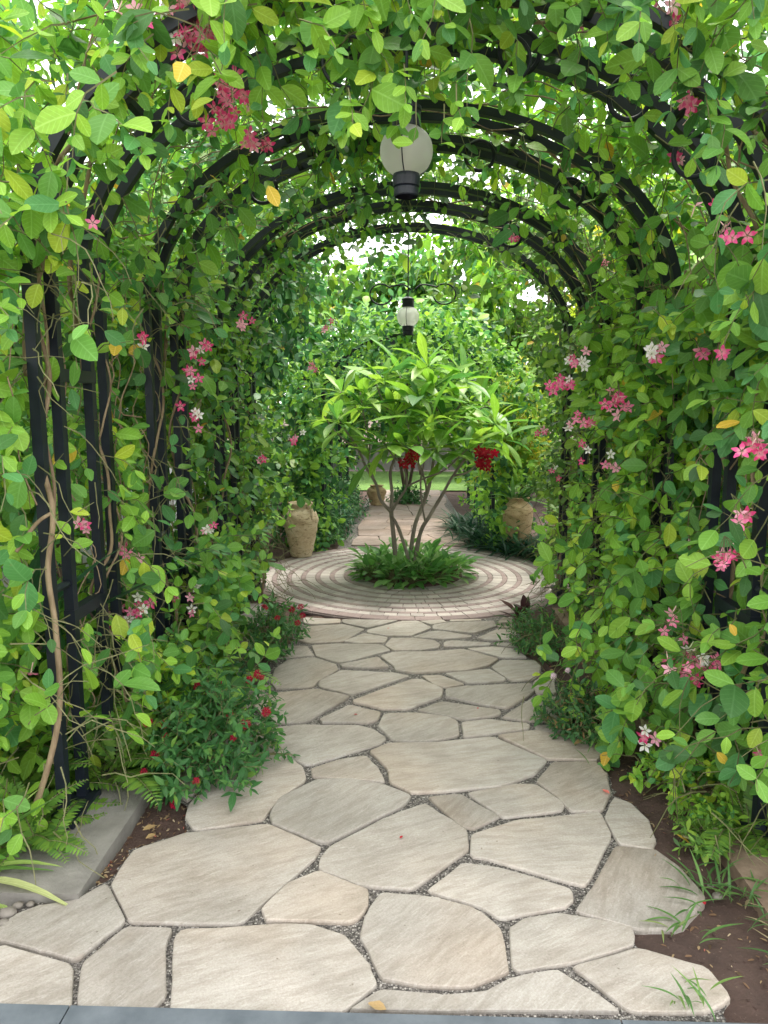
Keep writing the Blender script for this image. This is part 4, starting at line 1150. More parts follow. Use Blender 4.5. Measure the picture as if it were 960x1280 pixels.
# dark red blossoms
FL_RED = [star_flower(0.038, (0.30,0.006,0.018), (0.35,0.03,0.03), 0.03, 20+i, 5, 0.62) for i in range(2)]
for (px, py, y, n, sp) in ((605,568,5.88,14,0.04),(601,580,5.88,8,0.032),(515,573,5.88,10,0.042)):
    c = at(px,py,y); st = MB()
    pts = [c + rng.normal(0,sp,3)*np.array([1,0.7,0.7]) for _ in range(n)]
    for p in pts: st.tube(np.array([c+[0,0.05,0.0], (c+p)/2, p]), 0.004, 5, cap=False)
    s_ = st.build('flower_head', M['twig'], tree, origin=c)
    for p in pts:
        o = bpy.data.objects.new('flower', FL_RED[rng.integers(0,2)]); COL.objects.link(o); o.parent = s_
        d = Vector(norm(np.array([0,-1.0,0.25])+rng.normal(0,0.55,3)))
        o.matrix_basis = Matrix.Translation(Vector(p-c)) @ d.to_track_quat('Z','Y').to_matrix().to_4x4()

# leafy plants in the bed round the tree: each a clump of upright broad leaves
BEDP = [((0.075,0.22,0.045),3),((0.11,0.28,0.05),3),((0.17,0.35,0.08),2),((0.26,0.42,0.14),1)]
T_BED = templates(0.46, 5, 3, 0.48, rnd=0.75)
ORD = ['first','second','third','fourth','fifth','sixth','seventh','eighth','ninth']
k_ = 0
for ringr, cnt in ((0.40,15),(0.25,9),(0.08,3)):
    angs = [q*2*math.pi/cnt + rng.normal(0,0.1) + 0.1 for q in range(cnt)]
    front = sorted([a for a in angs if math.sin(a) < 0], key=math.cos); back = sorted([a for a in angs if math.sin(a) >= 0], key=math.cos)
    for a in angs:
        sd_, row = ('front', front) if math.sin(a) < 0 else ('back', back)
        where = {0.40: 'on the %s rim of the tree bed', 0.25: 'inside the tree bed, %s half', 0.08: 'right against the tree foot, %s side'}[ringr] % sd_
        lab = 'broad leaved plant ' + where + ', ' + ORD[row.index(a)] + ' from the left'
        b = np.array([CX+ringr*math.cos(a), CY+ringr*math.sin(a), 0.02])
        p = Plant('leafy_plant', b, lab, 'plant', 'broad leaved plants round the tree', BEDP, T_BED, 'glossy_leaf', 40)
        n = 22; kk = np.arange(n); aa = kk*2.39996+rng.random()*6; el = 1.1-1.0*kk/n
        D = np.stack([np.cos(aa)*np.cos(el), np.sin(aa)*np.cos(el), np.sin(el)],1)+rng.normal(0,0.12,(n,3))
        h = rng.uniform(0.05,0.13,n)*(0.7+0.6*el); st = b + D*np.array([1,1,1])*h[:,None]
        p.leaves(st, D+np.array([math.cos(a)*0.3,math.sin(a)*0.3,-0.15]), np.tile(UP,(n,1))+rng.normal(0,0.25,(n,3)), rng.uniform(0.10,0.16,n))
        for i in range(n): p.twigs.tube(np.array([b, (b+st[i])/2+[0,0,0.01], st[i]]), 0.0025, 3, cap=False)

# ------------------------------------------------------------------ low shrubs, ferns, strap plants
def shrub(name, loc, rad, h, label, pal, tset, leaf, n, cat='shrub', mat='leaf', min_px=10, maxp=300, nn=4, group=None, zmin=0.03, up=0.6):
    b = np.array(loc, float)
    p = Plant(name, b, label, cat, group, pal, tset, mat, maxp, min_px)
    d = norm(rng.normal(size=(n,3))); d[:,2] = np.abs(d[:,2])
    rr = rng.uniform(0.35,1.0,n)**0.5
    S = b + d*rr[:,None]*np.array([rad[0],rad[1],h])*(0.88+0.2*np.sin(d[:,:1]*7+d[:,1:2]*5))
    S[:,2] = np.maximum(S[:,2], zmin)
    grow_shoots(p, S - d*leaf*1.2, norm(d+UP*up+rng.normal(0,0.4,(n,3))), nn, leaf*0.42, leaf, 0.08, norm(d+np.array([0,-0.5,0])), twig_r=0.0018, nfac=(0.5,0.7))
    for q in range(14):
        t = S[rng.integers(0,n)]; Q = spline([b+rng.normal(0,0.02,3)*[1,1,0], (b+t)/2+rng.normal(0,0.02,3), t],4)
        p.twigs.tube(Q, np.linspace(0.006,0.002,len(Q)), 5, cap=False)
    return p
def flower_heads(pl, pts, col, R_=0.018, n=14, name='flower_head', Lp=0.006):
    me0 = star_flower(Lp, col, tuple(min(1,c*1.3) for c in col), 0.008, 40, 5, 0.6)
    V0 = np.array([v.co[:] for v in me0.vertices]); F0 = [tuple(f.vertices) for f in me0.polygons]
    Vs, Fs, Cs = [], [], []
    r = np.random.default_rng(5)
    for i in range(n):
        ph = math.acos(1-0.9*(i+0.5)/n); th = i*2.39996
        d = Vector((math.sin(ph)*math.cos(th), math.sin(ph)*math.sin(th), math.cos(ph)))
        m = np.array(d.to_track_quat('Z','Y').to_matrix()); k0 = len(Vs)
        W = V0 @ m.T + np.array(d)*R_*r.uniform(0.8,1.1)
        Vs += [tuple(w) for w in W]; Fs += [tuple(j+k0 for j in f) for f in F0]
        t = r.uniform(0.7,1.25); Cs += [np.clip(np.array(col)*t,0,1)]*len(W)
    me = make_mesh(name, Vs, Fs, M['petal'], True); a = me.attributes.new('tint','FLOAT_COLOR','POINT')
    c = np.ones((len(Vs),4),np.float32); c[:,:3] = np.array(Cs); a.data.foreach_set('color', c.ravel()); me.uv_layers.new(name='UVMap')
    for p in pts:
        o = bpy.data.objects.new(name, me); COL.objects.link(o); o.parent = pl.root
        d = Vector(norm(np.array([0,-0.6,0.7])+rng.normal(0,0.25,3)))
        o.matrix_basis = Matrix.Translation(Vector(p-pl.loc)) @ d.to_track_quat('Z','Y').to_matrix().to_4x4() @ Matrix.Scale(rng.uniform(0.8,1.25),4)
PENTAS = [((0.038,0.135,0.034),4),((0.058,0.18,0.042),3),((0.085,0.225,0.045),1.5),((0.14,0.28,0.04),0.5)]
s1 = shrub('flowering_shrub', (-0.85,2.90,0), (0.35,0.45,0.43), 0.43, 'dark green shrub dotted with crimson flower heads, nearest the viewer on the left path edge', PENTAS, T_OVATE, 0.062, 430, 'shrub')
flower_heads(s1, [at(px,py,y) for px,py,y in ((322,843,3.25),(312,850,3.25),(328,848,3.3),(275,856,3.15),(248,858,3.05),(288,893,2.85),(307,905,2.9),(292,922,2.75),(205,905,2.75),(185,903,2.75),(207,921,2.7),(194,943,2.65),(245,977,2.6),(218,1005,2.55),(180,965,2.6),(333,890,2.95),(262,868,3.0))], (0.42,0.012,0.05), 0.017, 16)
s2 = shrub('flowering_shrub', (-0.83,4.35,0), (0.24,0.45,0.36), 0.36, 'smaller crimson flowered shrub spilling onto the left path edge just before the brick circle', PENTAS, T_OVATE, 0.055, 210, 'shrub')
flower_heads(s2, [at(px,py,y) for px,py,y in ((347,773,4.1),(372,779,4.1),(376,759,4.2),(378,770,4.2),(330,760,4.0),(365,762,4.3))], (0.36,0.012,0.04), 0.017, 14)
shrub('low_shrub', (-0.98,3.75,0), (0.25,0.4,0.28), 0.28, 'low blue green feathery shrub between the two crimson flowered shrubs', TEAL, T_LANCE, 0.05, 130, 'shrub')
shrub('leafy_shrub', (-1.12,3.3,0), (0.22,0.6,0.55), 0.62, 'lime green leafy shrub under the vine, behind the front crimson flowered shrub', LIME, T_VINE, 0.075, 150, 'shrub', nn=4)
shrub('leafy_shrub', (-1.02,2.98,0), (0.17,0.3,0.58), 0.6, 'lime leafy shrub in front of the second left posts, lower left', LIME, T_VINE, 0.088, 75, 'shrub', nn=4)
shrub('leafy_shrub', (-1.62,2.7,0), (0.3,0.6,0.8), 0.85, 'mid green leafy shrub outside the front left posts', FRESH, T_VINE, 0.09, 170, 'shrub', nn=4)
s4 = shrub('low_shrub', (0.80,4.45,0), (0.24,0.36,0.27), 0.27, 'rounded dark shrub on the right path edge beside the brick circle', PENTAS, T_OVATE, 0.042, 260, 'shrub')
s5 = shrub('low_shrub', (0.79,3.28,0), (0.22,0.28,0.27), 0.27, 'small rose like bush with pale blooms on the right path edge', [((0.03,0.10,0.03),3),((0.05,0.15,0.04),3),((0.10,0.20,0.04),1),((0.20,0.13,0.05),0.3)], T_OVATE, 0.042, 240, 'shrub')
flower_heads(s5, [at(px,py,y) for px,py,y in ((710,838,3.3),(692,845,3.3))], (0.75,0.60,0.66), 0.012, 12)
shrub('low_shrub', (1.12,2.72,0), (0.24,0.34,0.26), 0.26, 'bright ground hugging shrub at the foot of the front right posts', LIME, T_VINE, 0.05, 150, 'shrub')
shrub('low_shrub', (1.05,2.35,0), (0.14,0.15,0.10), 0.10, 'sprawling weedy green clump on the bare soil at right', OLIVE, T_LANCE, 0.05, 45, 'shrub')
# fern fronds
def fern(loc, n, L, label, spread=1.0, pal=FERNP, lean=(0,0,0), group=None):
    b = np.array(loc, float); p = Plant('fern', b, label, 'fern', group, pal, T_FERN, 'small_leaf', 300, 10)
    for q in range(n):
        a = rng.random()*6.28; el = rng.uniform(0.35,1.25); d = norm(np.array([math.cos(a)*math.cos(el)*spread, math.sin(a)*math.cos(el)*spread, math.sin(el)])+np.array(lean))
        l = L*rng.uniform(0.7,1.15); pts = [b+rng.normal(0,0.03,3)*[1,1,0]]; dd = d.copy()
        for i in range(14):
            dd = norm(dd+np.array([0,0,-0.085])); pts.append(pts[-1]+dd*l/14)
        pts = np.array(pts); pts[:,2] = np.maximum(pts[:,2], 0.02); p.twigs.tube(pts, np.linspace(0.0022,0.0008,15), 3, cap=False)
        side = norm(np.cross(dd, UP))
        for t in np.linspace(0.12,0.98,22):
            i = t*14; j = min(int(i),13); c = pts[j]+(pts[j+1]-pts[j])*(i-j); tg = norm(pts[j+1]-pts[j]); nn_ = norm(np.cross(side,tg))
            ll = l*0.16*math.sin(math.pi*min(1,0.15+t*0.85))**0.7+0.006
            for sg in (-1,1): p.leaves(c[None], (sg*side+tg*0.35+rng.normal(0,0.06,3))[None], (nn_+rng.normal(0,0.1,3))[None], ll)
    return p
fern((-1.17,2.72,0.04), 16, 0.36, 'bright fern clump behind the second left post pair', lean=(0.3,-0.2,0))
fern((-1.27,2.28,0.03), 14, 0.28, 'fern fronds in front of the first left posts over the concrete edging', lean=(0.1,-0.1,0))
fern((-1.45,2.55,0.0), 16, 0.42, 'dense fern behind the first left posts')
fern((-1.02,3.75,0.05), 14, 0.40, 'pale green fern beside the blue green shrub on the left', lean=(0.35,-0.1,0.2))
fern((1.20,2.45,0.02), 16, 0.30, 'fern clump under the yellow leaf at the right posts', lean=(-0.2,-0.2,0))
fern((-1.3,4.9,0.0), 14, 0.42, 'shaded fern against the far left posts')
# strap leaves
def strap(name, loc, n, L, label, pal, cat='plant', el=(0.5,1.35), mat='glossy_leaf', group=None, wide=1.0, spread=0.03, lean=(0,0,0), tset=None, min_px=10):
    b = np.array(loc, float); p = Plant(name, b, label, cat, group, pal, tset or T_STRAP, mat, 300, min_px)
    a = rng.random(n)*6.28; e = rng.uniform(el[0],el[1],n)
    D = np.stack([np.cos(a)*np.cos(e), np.sin(a)*np.cos(e), np.sin(e)],1)+np.array(lean)
    S = b+rng.normal(0,spread,(n,3))*[1,1,0]+np.array([0,0,0.01])
    p.leaves(S, D, UP+D*np.array([0.3,0.3,-0.4]), L*rng.uniform(0.7,1.15,n)); return p
VARIEG = [((0.30,0.42,0.10),3),((0.45,0.50,0.20),2),((0.14,0.28,0.06),2)]
strap('spider_plant', (-1.40,2.10,0.0), 24, 0.31, 'pale striped strap leaved plant at the left frame edge', VARIEG, el=(0.25,1.2), lean=(0.35,-0.1,0))
strap('spider_plant', (1.10,1.80,0.0), 10, 0.13, 'tuft of striped strap leaves at the right frame edge on bare soil', [((0.12,0.24,0.06),3),((0.30,0.38,0.16),1)], el=(0.3,1.3))
strap('grass_tuft', (0.735,1.70,0.0), 14, 0.09, 'thin grass tuft against the kerb at the right corner', [((0.10,0.22,0.06),3),((0.16,0.28,0.06),2)], 'grass tuft', group='grass tufts')
strap('grass_tuft', (0.80,1.98,-0.01), 12, 0.10, 'wispy grass tuft beside the big flagstone on the right', [((0.10,0.22,0.05),3),((0.20,0.26,0.08),2)], 'grass tuft', group='grass tufts')
strap('grass_tuft', (0.98,2.16,-0.01), 40, 0.10, 'bushy grass tuft below the right posts', [((0.07,0.17,0.04),3),((0.13,0.25,0.06),2)], 'grass tuft', group='grass tufts', spread=0.06)
strap('grass_tuft', (1.10,1.98,-0.01), 40, 0.10, 'dry mixed grass tuft nearest the right frame edge', [((0.08,0.17,0.05),3),((0.30,0.25,0.14),2)], 'grass tuft', group='grass tufts', spread=0.06)
strap('grass_tuft', (0.87,3.05,0.0), 18, 0.09, 'grass tuft beneath the rose like bush', [((0.10,0.19,0.05),3),((0.25,0.24,0.12),2)], 'grass tuft', group='grass tufts', spread=0.05)
strap('bromeliad', (0.78,5.00,0.0), 22, 0.19, 'dark red spiky rosette plant at the corner of the brick circle', [((0.06,0.02,0.025),3),((0.10,0.045,0.04),2),((0.05,0.07,0.03),1)], tset=T_LANCE)
STRAPL = ['dark strap leaved clump second from the far end of the right row','dark strap leaved clump at the corner where far path meets brick circle','dark strap leaved clump in front of the right clay jar','dark strap leaved clump on the circle rim between the jar and the lime bush','dark strap leaved clump at the far end of the right row','rightmost dark strap leaved clump, under the lime bush','dark strap leaved clump behind the others, touching the right clay jar']
for i, (x, y) in enumerate(((0.74,8.45),(0.82,7.95),(0.97,7.62),(1.16,7.34),(0.72,8.95),(1.36,7.15),(1.10,7.95))):
    strap('strap_plant', (x,y,0), 130, 0.32, STRAPL[i], [((0.018,0.06,0.035),3),((0.03,0.09,0.045),3),((0.05,0.13,0.06),1)], group='strap leaved clumps edging the far right path', spread=0.10, el=(0.25,1.3))
for i, (x, y, h) in enumerate(((-0.86,7.95,0.5),(-0.82,8.6,0.55),(-0.80,9.4,0.6),(-0.78,10.2,0.6))):
    shrub('low_hedge', (x-0.1,y,0), (0.36,0.5,h), h, 'dark feathery hedge clump left of the far path, ' + ('nearest the clay jar','second from the clay jar','third from the clay jar','farthest from the clay jar')[i], TEAL if i%2 else DARK, T_LANCE, 0.08, 240, 'hedge', group='dark hedge clumps left of the far path')
shrub('leafy_shrub', (-1.62,6.9,0), (0.4,0.5,1.5), 1.6, 'mixed green shrub around the left clay jar', FRESH, T_OVATE, 0.09, 230, 'shrub')
shrub('leafy_shrub', (-1.45,8.0,0), (0.6,0.7,1.9), 1.9, 'dark tall shrub behind the left clay jar', DARK, T_OVATE, 0.11, 360, 'shrub')
shrub('golden_shrub', (1.12,7.95,0.75), (0.42,0.4,1.3), 1.25, 'sunlit golden yellow shrub behind the tree on the right', GOLD, T_OVATE, 0.10, 420, 'shrub')
shrub('leafy_shrub', (1.45,6.75,0), (0.28,0.5,1.5), 1.5, 'bright lime bush filling the right side of the circle', LIME, T_OVATE, 0.085, 330, 'shrub')
strap('spiky_plant', (1.12,7.55,0.48), 30, 0.42, 'spiky green plant growing out of the right clay jar', [((0.06,0.17,0.05),3),((0.10,0.24,0.06),2)], el=(0.5,1.4))
for i, (x,y,z,L) in enumerate(((-1.75,3.2,0,1.15),(-1.65,3.9,0,0.95),(-1.9,2.9,0,1.0))):
    strap('sword_plant', (x,y,z), 12, L, ('tall dark sword leaved plant before the white wall','sword leaved plant half hidden by the left middle vine','leftmost sword leaved plant against the white wall')[i], [((0.02,0.07,0.035),3),((0.035,0.10,0.05),2)], el=(1.28,1.5), tset=T_STRAP)

# ------------------------------------------------------------------ clay jars
def jar(loc, h, w, label, handles=True, mat='jar'):
    t = empty('clay_jar', loc, label, 'jar', 'sandy clay jars')
    prof = [(0.26,0.0),(0.30,0.03),(0.36,0.2),(0.43,0.42),(0.48,0.62),(0.49,0.72),(0.44,0.82),(0.33,0.89),(0.30,0.915),(0.30,0.95),(0.345,0.97),(0.35,1.0),(0.30,1.0),(0.27,0.97),(0.25,0.9)]
    P = [(p[0]*w, p[1]*h) for p in spline([(a,b,0) for a,b in prof], 3)]
    mb = MB().lathe(P, 36, loc, True, True); V = np.array(mb.V); 
    V[:,:2] += 0.004*np.sin(V[:,2:]*60+V[:,:1]*30)
    mesh_obj('body', V, mb.F, M[mat], t, True)
    if handles:
        for a in (-0.75, 2.4):
            ca, sa = math.cos(a), math.sin(a)
            pts = [(0.31*w,0.93*h),(0.40*w,0.955*h),(0.455*w,0.90*h),(0.47*w,0.80*h),(0.475*w,0.71*h)]
            Q = spline([(loc[0]+ca*r_, loc[1]+sa*r_, loc[2]+z_) for r_, z_ in pts], 5)
            MB().tube(Q, np.linspace(0.018,0.013,len(Q)), 8).build('handle', M['jar'], t, smooth=True)
g = ground(377,695); jar((g[0],g[1],0), 0.54, 0.35, 'pale sandstone coloured clay jar with two handles at the left rim of the circle')
jar((1.13,7.55,0), 0.56, 0.32, 'ochre clay jar behind the strap leaved clumps on the right', False, 'ochre_jar')
jar((-0.47,11.0,0), 0.30, 0.30, 'small ochre clay jar far down the path at left', False, 'ochre_jar')

# far bed: small round planting with a slim tree
p = shrub('leafy_shrub', (-0.02,11.3,0), (0.36,0.34,0.34), 0.34, 'dark leafy clump in the middle of the far path', DARK, T_OVATE, 0.11, 110, 'shrub')
ft = empty('slim_tree', (-0.02,11.35,0), 'slim distant tree rising from the clump in the far path', 'tree')
for q, (a,b) in enumerate(((0,0),(0.18,0.1),(-0.16,-0.1))):
    Q = spline([(-0.02,11.35,0),(-0.02+a*0.6,11.35+b,0.6),(-0.02+a*1.6,11.35+b*2,1.3),(-0.02+a*2.4,11.35+b*3,2.1)],5); MB().tube(Q, np.linspace(0.03,0.014,len(Q)), 7).build('trunk' if q==0 else 'limb', M['trunk'], ft, smooth=True)

# ------------------------------------------------------------------ walls, background trees
w = empty('garden_wall', (-2.9,4,0), 'white rendered garden wall glimpsed through the left vines', 'wall')
MB().box(-3.0,-2.8,-1.0,10.5,-0.05,2.05).build('wall', M['wall'], w)
MB().box(-3.04,-2.76,-1.04,10.54,2.053,2.12).build('coping', M['concrete'], w)
w = empty('timber_fence', (0,16.8,0), 'weathered grey timber fence beyond the lawn', 'fence')
for i in range(40):
    MB().box(-6+i*0.3+0.008, -6+(i+1)*0.3-0.008, 16.8, 16.83, 0.02, 0.62+soil_rng.normal(0,0.01)).build('board', M['timber'], w, origin=(-6+i*0.3+0.15,16.8,0))
for z in (0.12,0.42): MB().box(-6,6,16.835,16.88,z,z+0.09).build('rail', M['timber'], w)

def crown_points(c, rad, n, clumps, seed, flat=0.8):
    r = np.random.default_rng(seed)
    cc = norm(r.normal(size=(clumps,3)))*r.uniform(0.35,1.0,(clumps,1))**0.5*np.array(rad); cs = r.uniform(0.22,0.42,clumps)*np.mean(rad)
    k = r.integers(0,clumps,n); d = norm(r.normal(size=(n,3)))*r.uniform(0.3,1.0,(n,1))**0.6
    return np.array(c)+cc[k]+d*cs[k][:,None]*np.array([1,1,flat]), d, np.array(c)+cc
def bg_tree(loc, h, c, rad, label, pal, leaf, n, seed, trunk_r=0.09, cat='tree', clumps=26, name='tree', group=None, min_px=14, maxp=60, tset=T_CROWN):
    r = np.random.default_rng(seed)
    p = Plant(name, loc, label, cat, group, pal, tset, 'small_leaf', maxp, min_px, 'leaf', 'crown')
    P, d, cc = crown_points(c, rad, n, clumps, seed)
    k = P[:,2] > 0.05; P, d = P[k], d[k]
    p.leaves(P, norm(d*0.7+r.normal(0,0.5,P.shape)+np.array([0,0,-0.35])), norm(d*0.5+UP*0.9+r.normal(0,0.45,P.shape)), leaf*np.exp(r.normal(0,0.2,len(P))))
    c = np.array(c); b = np.array(loc, float)
    Q = spline([b, b+(c-b)*0.35+r.normal(0,0.06,3), b+(c-b)*0.75+r.normal(0,0.08,3), c],5)
    MB().tube(Q, np.linspace(trunk_r, trunk_r*0.45, len(Q)), 9).build('trunk', M['trunk'], p.root, smooth=True)
    for q in range(min(8, clumps)):
        Q2 = spline([Q[int(len(Q)*0.55)+q%4], (Q[len(Q)//2]+cc[q])/2+r.normal(0,0.1,3), cc[q]],4); MB().tube(Q2, np.linspace(trunk_r*0.45,trunk_r*0.12,len(Q2)), 6).build('limb', M['trunk'], p.root, smooth=True)
    return p
# vine cover of the far pergola
FPROF = profile(FH, FSPR, FRISE); FSEG = np.concatenate([[0], np.cumsum(np.linalg.norm(np.diff(FPROF, axis=0), axis=1))])
def far_vine(side, label, pal, n, seed):
    sx = -1 if side=='l' else 1
    p = Plant('climbing_vine', (sx*1.0,9.2,0), label, 'climbing vine', 'flowering vines covering the pergola', pal, T_VINE, 'leaf', 250, 10,
              keep=lambda P,D,L: ~((np.abs(P[:,0]) < 0.68) & (P[:,2] < np.where(P[:,1] < 10.2, 1.75, 0.98))))
    s = rng.uniform(0.0,0.52,n) if side=='l' else rng.uniform(0.48,1.0,n); y = 7.58+3.8*rng.random(n)**2.2
    x = np.interp(s*FSEG[-1], FSEG, FPROF[:,0]); z = np.interp(s*FSEG[-1], FSEG, FPROF[:,1]); c = np.stack([x, 0*x, (z-1.2)],1); nr = norm(c); o = rng.uniform(-0.12,0.28,n)
    P_ = np.stack([x+nr[:,0]*o, y, z+nr[:,2]*o],1); P_[:,2] = np.maximum(P_[:,2],0.05)
    m_ = n//3; h = np.arange(n) < m_
    P_[h] = np.stack([sx*rng.uniform(0.0,0.85,m_), rng.uniform(10.5,11.4,m_), rng.uniform(1.0,2.15,m_)],1)
    grow_shoots(p, P_, norm(nr*0.5+rng.normal(0,0.7,(n,3))), 5, 0.07, 0.10, 0.2, norm(nr*0.3+np.array([0,-0.8,0.2])), twig=False)
far_vine('l', 'bushy creeper over the left half of the low far pergola', FRESH[:4]+DARK[:1], 1300, 81)
far_vine('r', 'green creeper over the right half of the low far pergola', FRESH[:4]+LIME[:2]+DARK[:1], 1300, 82)

bg = [
 # loc, h, crown centre, radii, label, palette, leaf, n
 ((-2.2,4.6,0),(-2.15,4.6,1.9),(0.6,1.0,1.1),'leafy bush between the white wall and the left middle posts',FRESH,0.11,2600),
 ((-2.3,6.8,0),(-2.2,6.8,2.0),(0.7,1.1,1.4),'dense green bush left of the circle before the white wall',COOL,0.12,3200),
 ((-3.6,5.0,0),(-3.6,5.0,3.6),(1.3,1.9,1.3),'spreading tree behind the white wall at left',FRESH,0.15,2600),
 ((-2.6,9.8,0),(-2.5,9.6,3.0),(1.4,1.4,1.7),'tall tree with dark drooping leaves left of the far pergola',DARK,0.20,3200),
 ((-4.5,13.5,0),(-4.2,13.5,4.0),(2.4,1.6,2.6),'big green tree far behind on the left',OLIVE,0.22,3800),
 ((1.9,3.0,0),(1.95,3.0,1.3),(0.5,1.0,1.3),'leafy hedge bush outside the front right posts',COOL,0.11,3000),
 ((2.0,5.0,0),(2.05,5.0,1.6),(0.6,1.2,1.6),'leafy hedge bush outside the middle right posts',OLIVE,0.11,3800),
 ((2.6,7.6,0),(2.5,7.6,2.2),(0.8,1.2,1.7),'yellow green tall bush right of the circle',GOLD,0.12,3600),
 ((3.6,4.6,0),(3.5,4.6,3.6),(1.2,2.2,1.1),'slender tree outside the pergola at right',LIME,0.14,2400),
 ((2.4,12.6,0),(2.2,12.6,3.0),(1.8,1.4,2.2),'broad sunlit tree right of the far pergola',LIME,0.2,3600),
 ((5.2,15.5,0),(4.8,15.0,3.6),(2.6,1.5,2.6),'large tree far behind on the right',OLIVE,0.24,3400),
 ((-1.9,11.6,0),(-1.8,11.6,1.7),(0.9,0.8,1.7),'bush beside the far pergola on the left, against the lawn',FRESH,0.14,2600),
 ((1.75,11.4,0),(1.7,11.4,1.7),(0.8,0.8,1.7),'bush beside the far pergola on the right, against the lawn',OLIVE,0.14,2600),
 ((0.3,15.9,0),(0.2,15.9,1.95),(2.6,0.6,1.4),'leafy tree standing on the lawn above the fence line',COOL,0.18,4600),
 ((-0.3,17.9,0),(-0.3,17.9,3.0),(3.0,1.0,2.0),'wide tree beyond the fence closing the view',FRESH,0.26,4200),
]
for i, (loc, c, rad, lab, pal, leaf, n) in enumerate(bg):
    bush = rad[2] >= c[2]*0.7 and loc[2] == 0 and c[2] < 2.3
    bg_tree(loc, 0, c, rad, lab, pal, leaf, int(n*1.5), 300+i, 0.05 if bush else 0.1, 'bush' if bush else 'tree', 22 if bush else 30, 'tall_bush' if bush else 'tree')

# ------------------------------------------------------------------ litter on the ground
mb_pet = leaf_template(3, 0.6, 0.2, 0.1)
def scatter(name, label, cat, pts, L, col, group=None):
    for i, p_ in enumerate(pts):
        me = bulk_mesh(name, mb_pet[0], mb_pet[1], mb_pet[2], np.array(col, float)[None], 1, len(mb_pet[0]), M['petal'])
        o = bpy.data.objects.new(name, me); COL.objects.link(o); s = L*rng.uniform(0.85,1.15)
        o.matrix_basis = Matrix.Translation(Vector(p_)) @ Matrix.Rotation(rng.random()*6.28,4,'Z') @ Matrix.Rotation(0.15,4,'X') @ Matrix.Scale(s,4)
        props(o, label[i] if isinstance(label, list) else label, cat, group)
def gp(px, py, z=0.006): return ground(px,py,z)
scatter('fallen_petal', ['coral pink petal lying at the edge of a flagstone by the red soil'], 'petal', [gp(762,992,0.01)], 0.035, (0.75,0.22,0.18), 'fallen petals')
scatter('fallen_petal', ['dark red petal on the middle of the pentagonal front flagstone','red petal on the small stone beside the front shrub','dark red petal farther up on the pale stone','coral petal fallen on soil beside the big right flagstone','tiny red petal on a stone near the left shrub'], 'petal', [gp(500,1048),gp(447,893),gp(597,886),gp(881,1131),gp(487,785)], 0.018, (0.40,0.03,0.04), 'fallen petals')
scatter('fallen_leaf', ['curled tan leaf on the soil right of the path','tan dry leaf by the concrete edging','brown dry leaf beside the tan one at the edging','small brown leaf at the kerb joint'], 'leaf', [gp(823,972,0.0),gp(178,1038,0.004),gp(195,1042,0.004),gp(483,1262,0.01)], 0.045, (0.42,0.29,0.14), 'fallen dry leaves')
# leaf crumbs (uncountable) on the soil either side
lit = []
r = np.random.default_rng(77)
n = 1500
xs = np.concatenate([r.uniform(-1.02,-0.72,n//3), 0.66+0.6*r.random(n - n//3)]); ysl = np.concatenate([r.uniform(2.0,2.75,n//3), r.uniform(1.75,5.0,n-n//3)])
zz = soil_height(xs,ysl)+0.006+np.where(xs>0.62,0.012*np.clip((xs-0.62)/0.15,0,1),0)
Pl = np.stack([xs,ysl,zz],1); a = r.random(n)*6.28
B = frames(np.stack([np.cos(a),np.sin(a),r.normal(0,0.15,n)],1), np.tile(UP,(n,1))+r.normal(0,0.3,(n,3)))
V,F,UV = leaf_template(2,0.4,0.3,0.2)
W = np.einsum('nij,kj->nki', B*r.uniform(0.008,0.026,n)[:,None,None], V)+Pl[:,None,:]
cols = np.array([(0.38,0.27,0.15),(0.20,0.12,0.07),(0.50,0.40,0.26),(0.12,0.08,0.05),(0.45,0.16,0.12)])[r.choice(5,n,p=[.35,.3,.15,.15,.05])]
me = merge_bulk('leaf_litter', [(W.reshape(-1,3),F,UV,cols,n,len(V))], M['petal'])
o = bpy.data.objects.new('leaf_litter', me); link(o); props(o, 'scattered dry leaf crumbs on the soil beside the path', 'leaf litter', None, 'stuff')
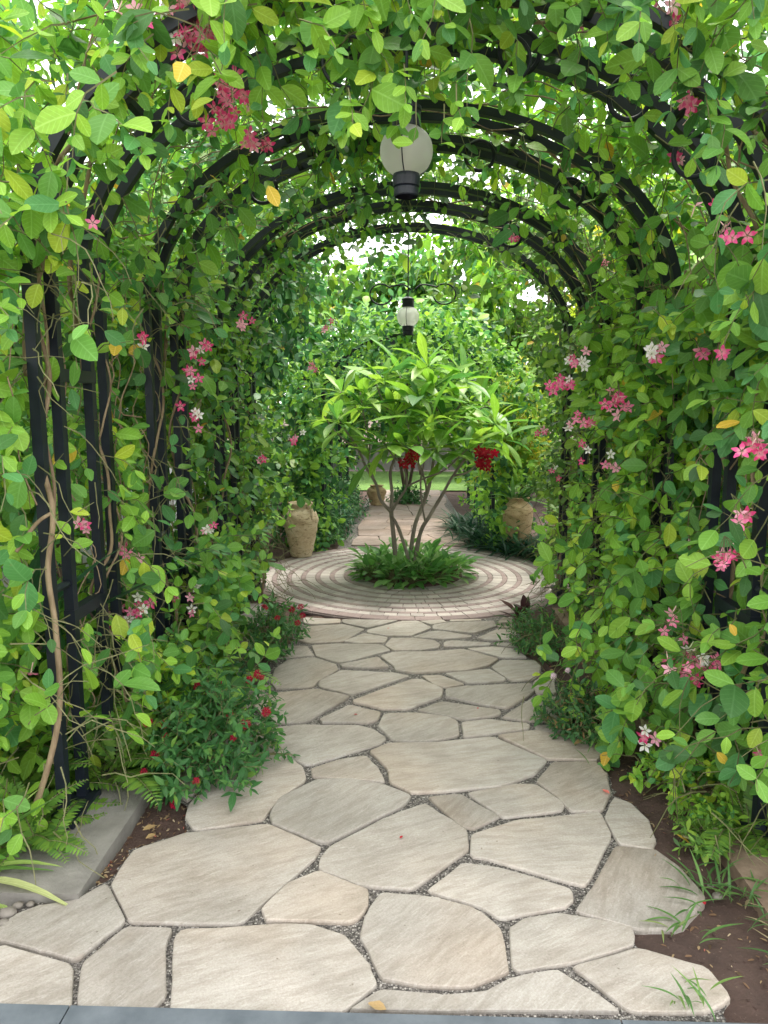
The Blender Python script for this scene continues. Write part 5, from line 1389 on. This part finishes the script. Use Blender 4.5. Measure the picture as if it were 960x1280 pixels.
# pebbles
def pebble(c, s, seed, name='pebble', parent=None):
    rr = np.random.default_rng(seed); V=[]; nU,nV=8,5
    for j in range(1,nV):
        for i in range(nU):
            th=2*math.pi*i/nU; ph=math.pi*j/nV; k=1+rr.normal(0,0.08)
            V.append((c[0]+s*k*math.sin(ph)*math.cos(th), c[1]+s*0.8*k*math.sin(ph)*math.sin(th), c[2]+s*0.6*k*math.cos(ph)))
    V += [(c[0],c[1],c[2]+s*0.6),(c[0],c[1],c[2]-s*0.6)]; t=len(V)-2
    F=[((j)*nU+i,(j+1)*nU+i,(j+1)*nU+(i+1)%nU,(j)*nU+(i+1)%nU) for j in range(nV-2) for i in range(nU)]
    F+=[(t,i,(i+1)%nU) for i in range(nU)]+[(t+1,(nV-2)*nU+(i+1)%nU,(nV-2)*nU+i) for i in range(nU)]
    return V,F
for i,(px,py,s,lab) in enumerate(((897,1118,0.018,'larger grey pebble on the soil by the big right flagstone'),(888,1105,0.011,'smaller grey pebble on the soil by the big right flagstone'),(10,1140,0.028,'largest pale rock at the left frame edge'),(22,1130,0.018,'pale pebble beside the rock at the left edge'),(38,1128,0.014,'pebble below the concrete edging at left'),(5,1152,0.02,'low pebble touching the leftmost flagstone'))):
    c = ground(px,py,0.0)+np.array([0,0,s*0.25-0.01]); V,F = pebble(c,s,i); o = mesh_obj('pebble',V,F,M['pebble'],None,True,origin=c); props(o,lab,'pebble','pebbles on the soil')

# clods of soil
mbc = MB(); r = np.random.default_rng(5)
for q in range(700):
    x, y = (r.uniform(0.64,1.30), r.uniform(1.68,4.6)) if q % 4 else (r.uniform(-1.0,-0.72), r.uniform(2.05,2.75))
    c = np.array([x, y, float(soil_height(np.array(x),np.array(y)))+(0.012*min(1,max(0,(x-0.62)/0.15)))]); s = r.uniform(0.003,0.011)*(1.4 if r.random()<0.1 else 1)
    V = [c+s*np.array([math.cos(t)*r.uniform(0.7,1.2), math.sin(t)*r.uniform(0.7,1.2), -0.4]) for t in np.linspace(0,6.28,6)[:-1]] + [c+s*np.array([0.6*math.cos(t)*r.uniform(0.7,1.2), 0.6*math.sin(t), r.uniform(0.35,0.7)]) for t in np.linspace(0.4,6.68,6)[:-1]]
    mbc.add(V, [(i,(i+1)%5,5+(i+1)%5,5+i) for i in range(5)]+[(5,6,7,8,9)])
o = mbc.build('soil_clods', M['soil']); props(o, 'crumbly clods of red brown soil beside the path', 'soil clods', None, 'stuff')

# ------------------------------------------------------------------ turn all plants into objects
for p in Plant.all: p.gather()
zbuf = np.full((96,128), 1e9)
for p in Plant.all:
    k = (p.dep > 0.1) & (p.u > 0) & (p.u < 960) & (p.v > 0) & (p.v < 1280)
    np.minimum.at(zbuf, ((p.u[k]//10).astype(int), (p.v[k]//10).astype(int)), p.dep[k])
for p in Plant.all: p.finish(zbuf)
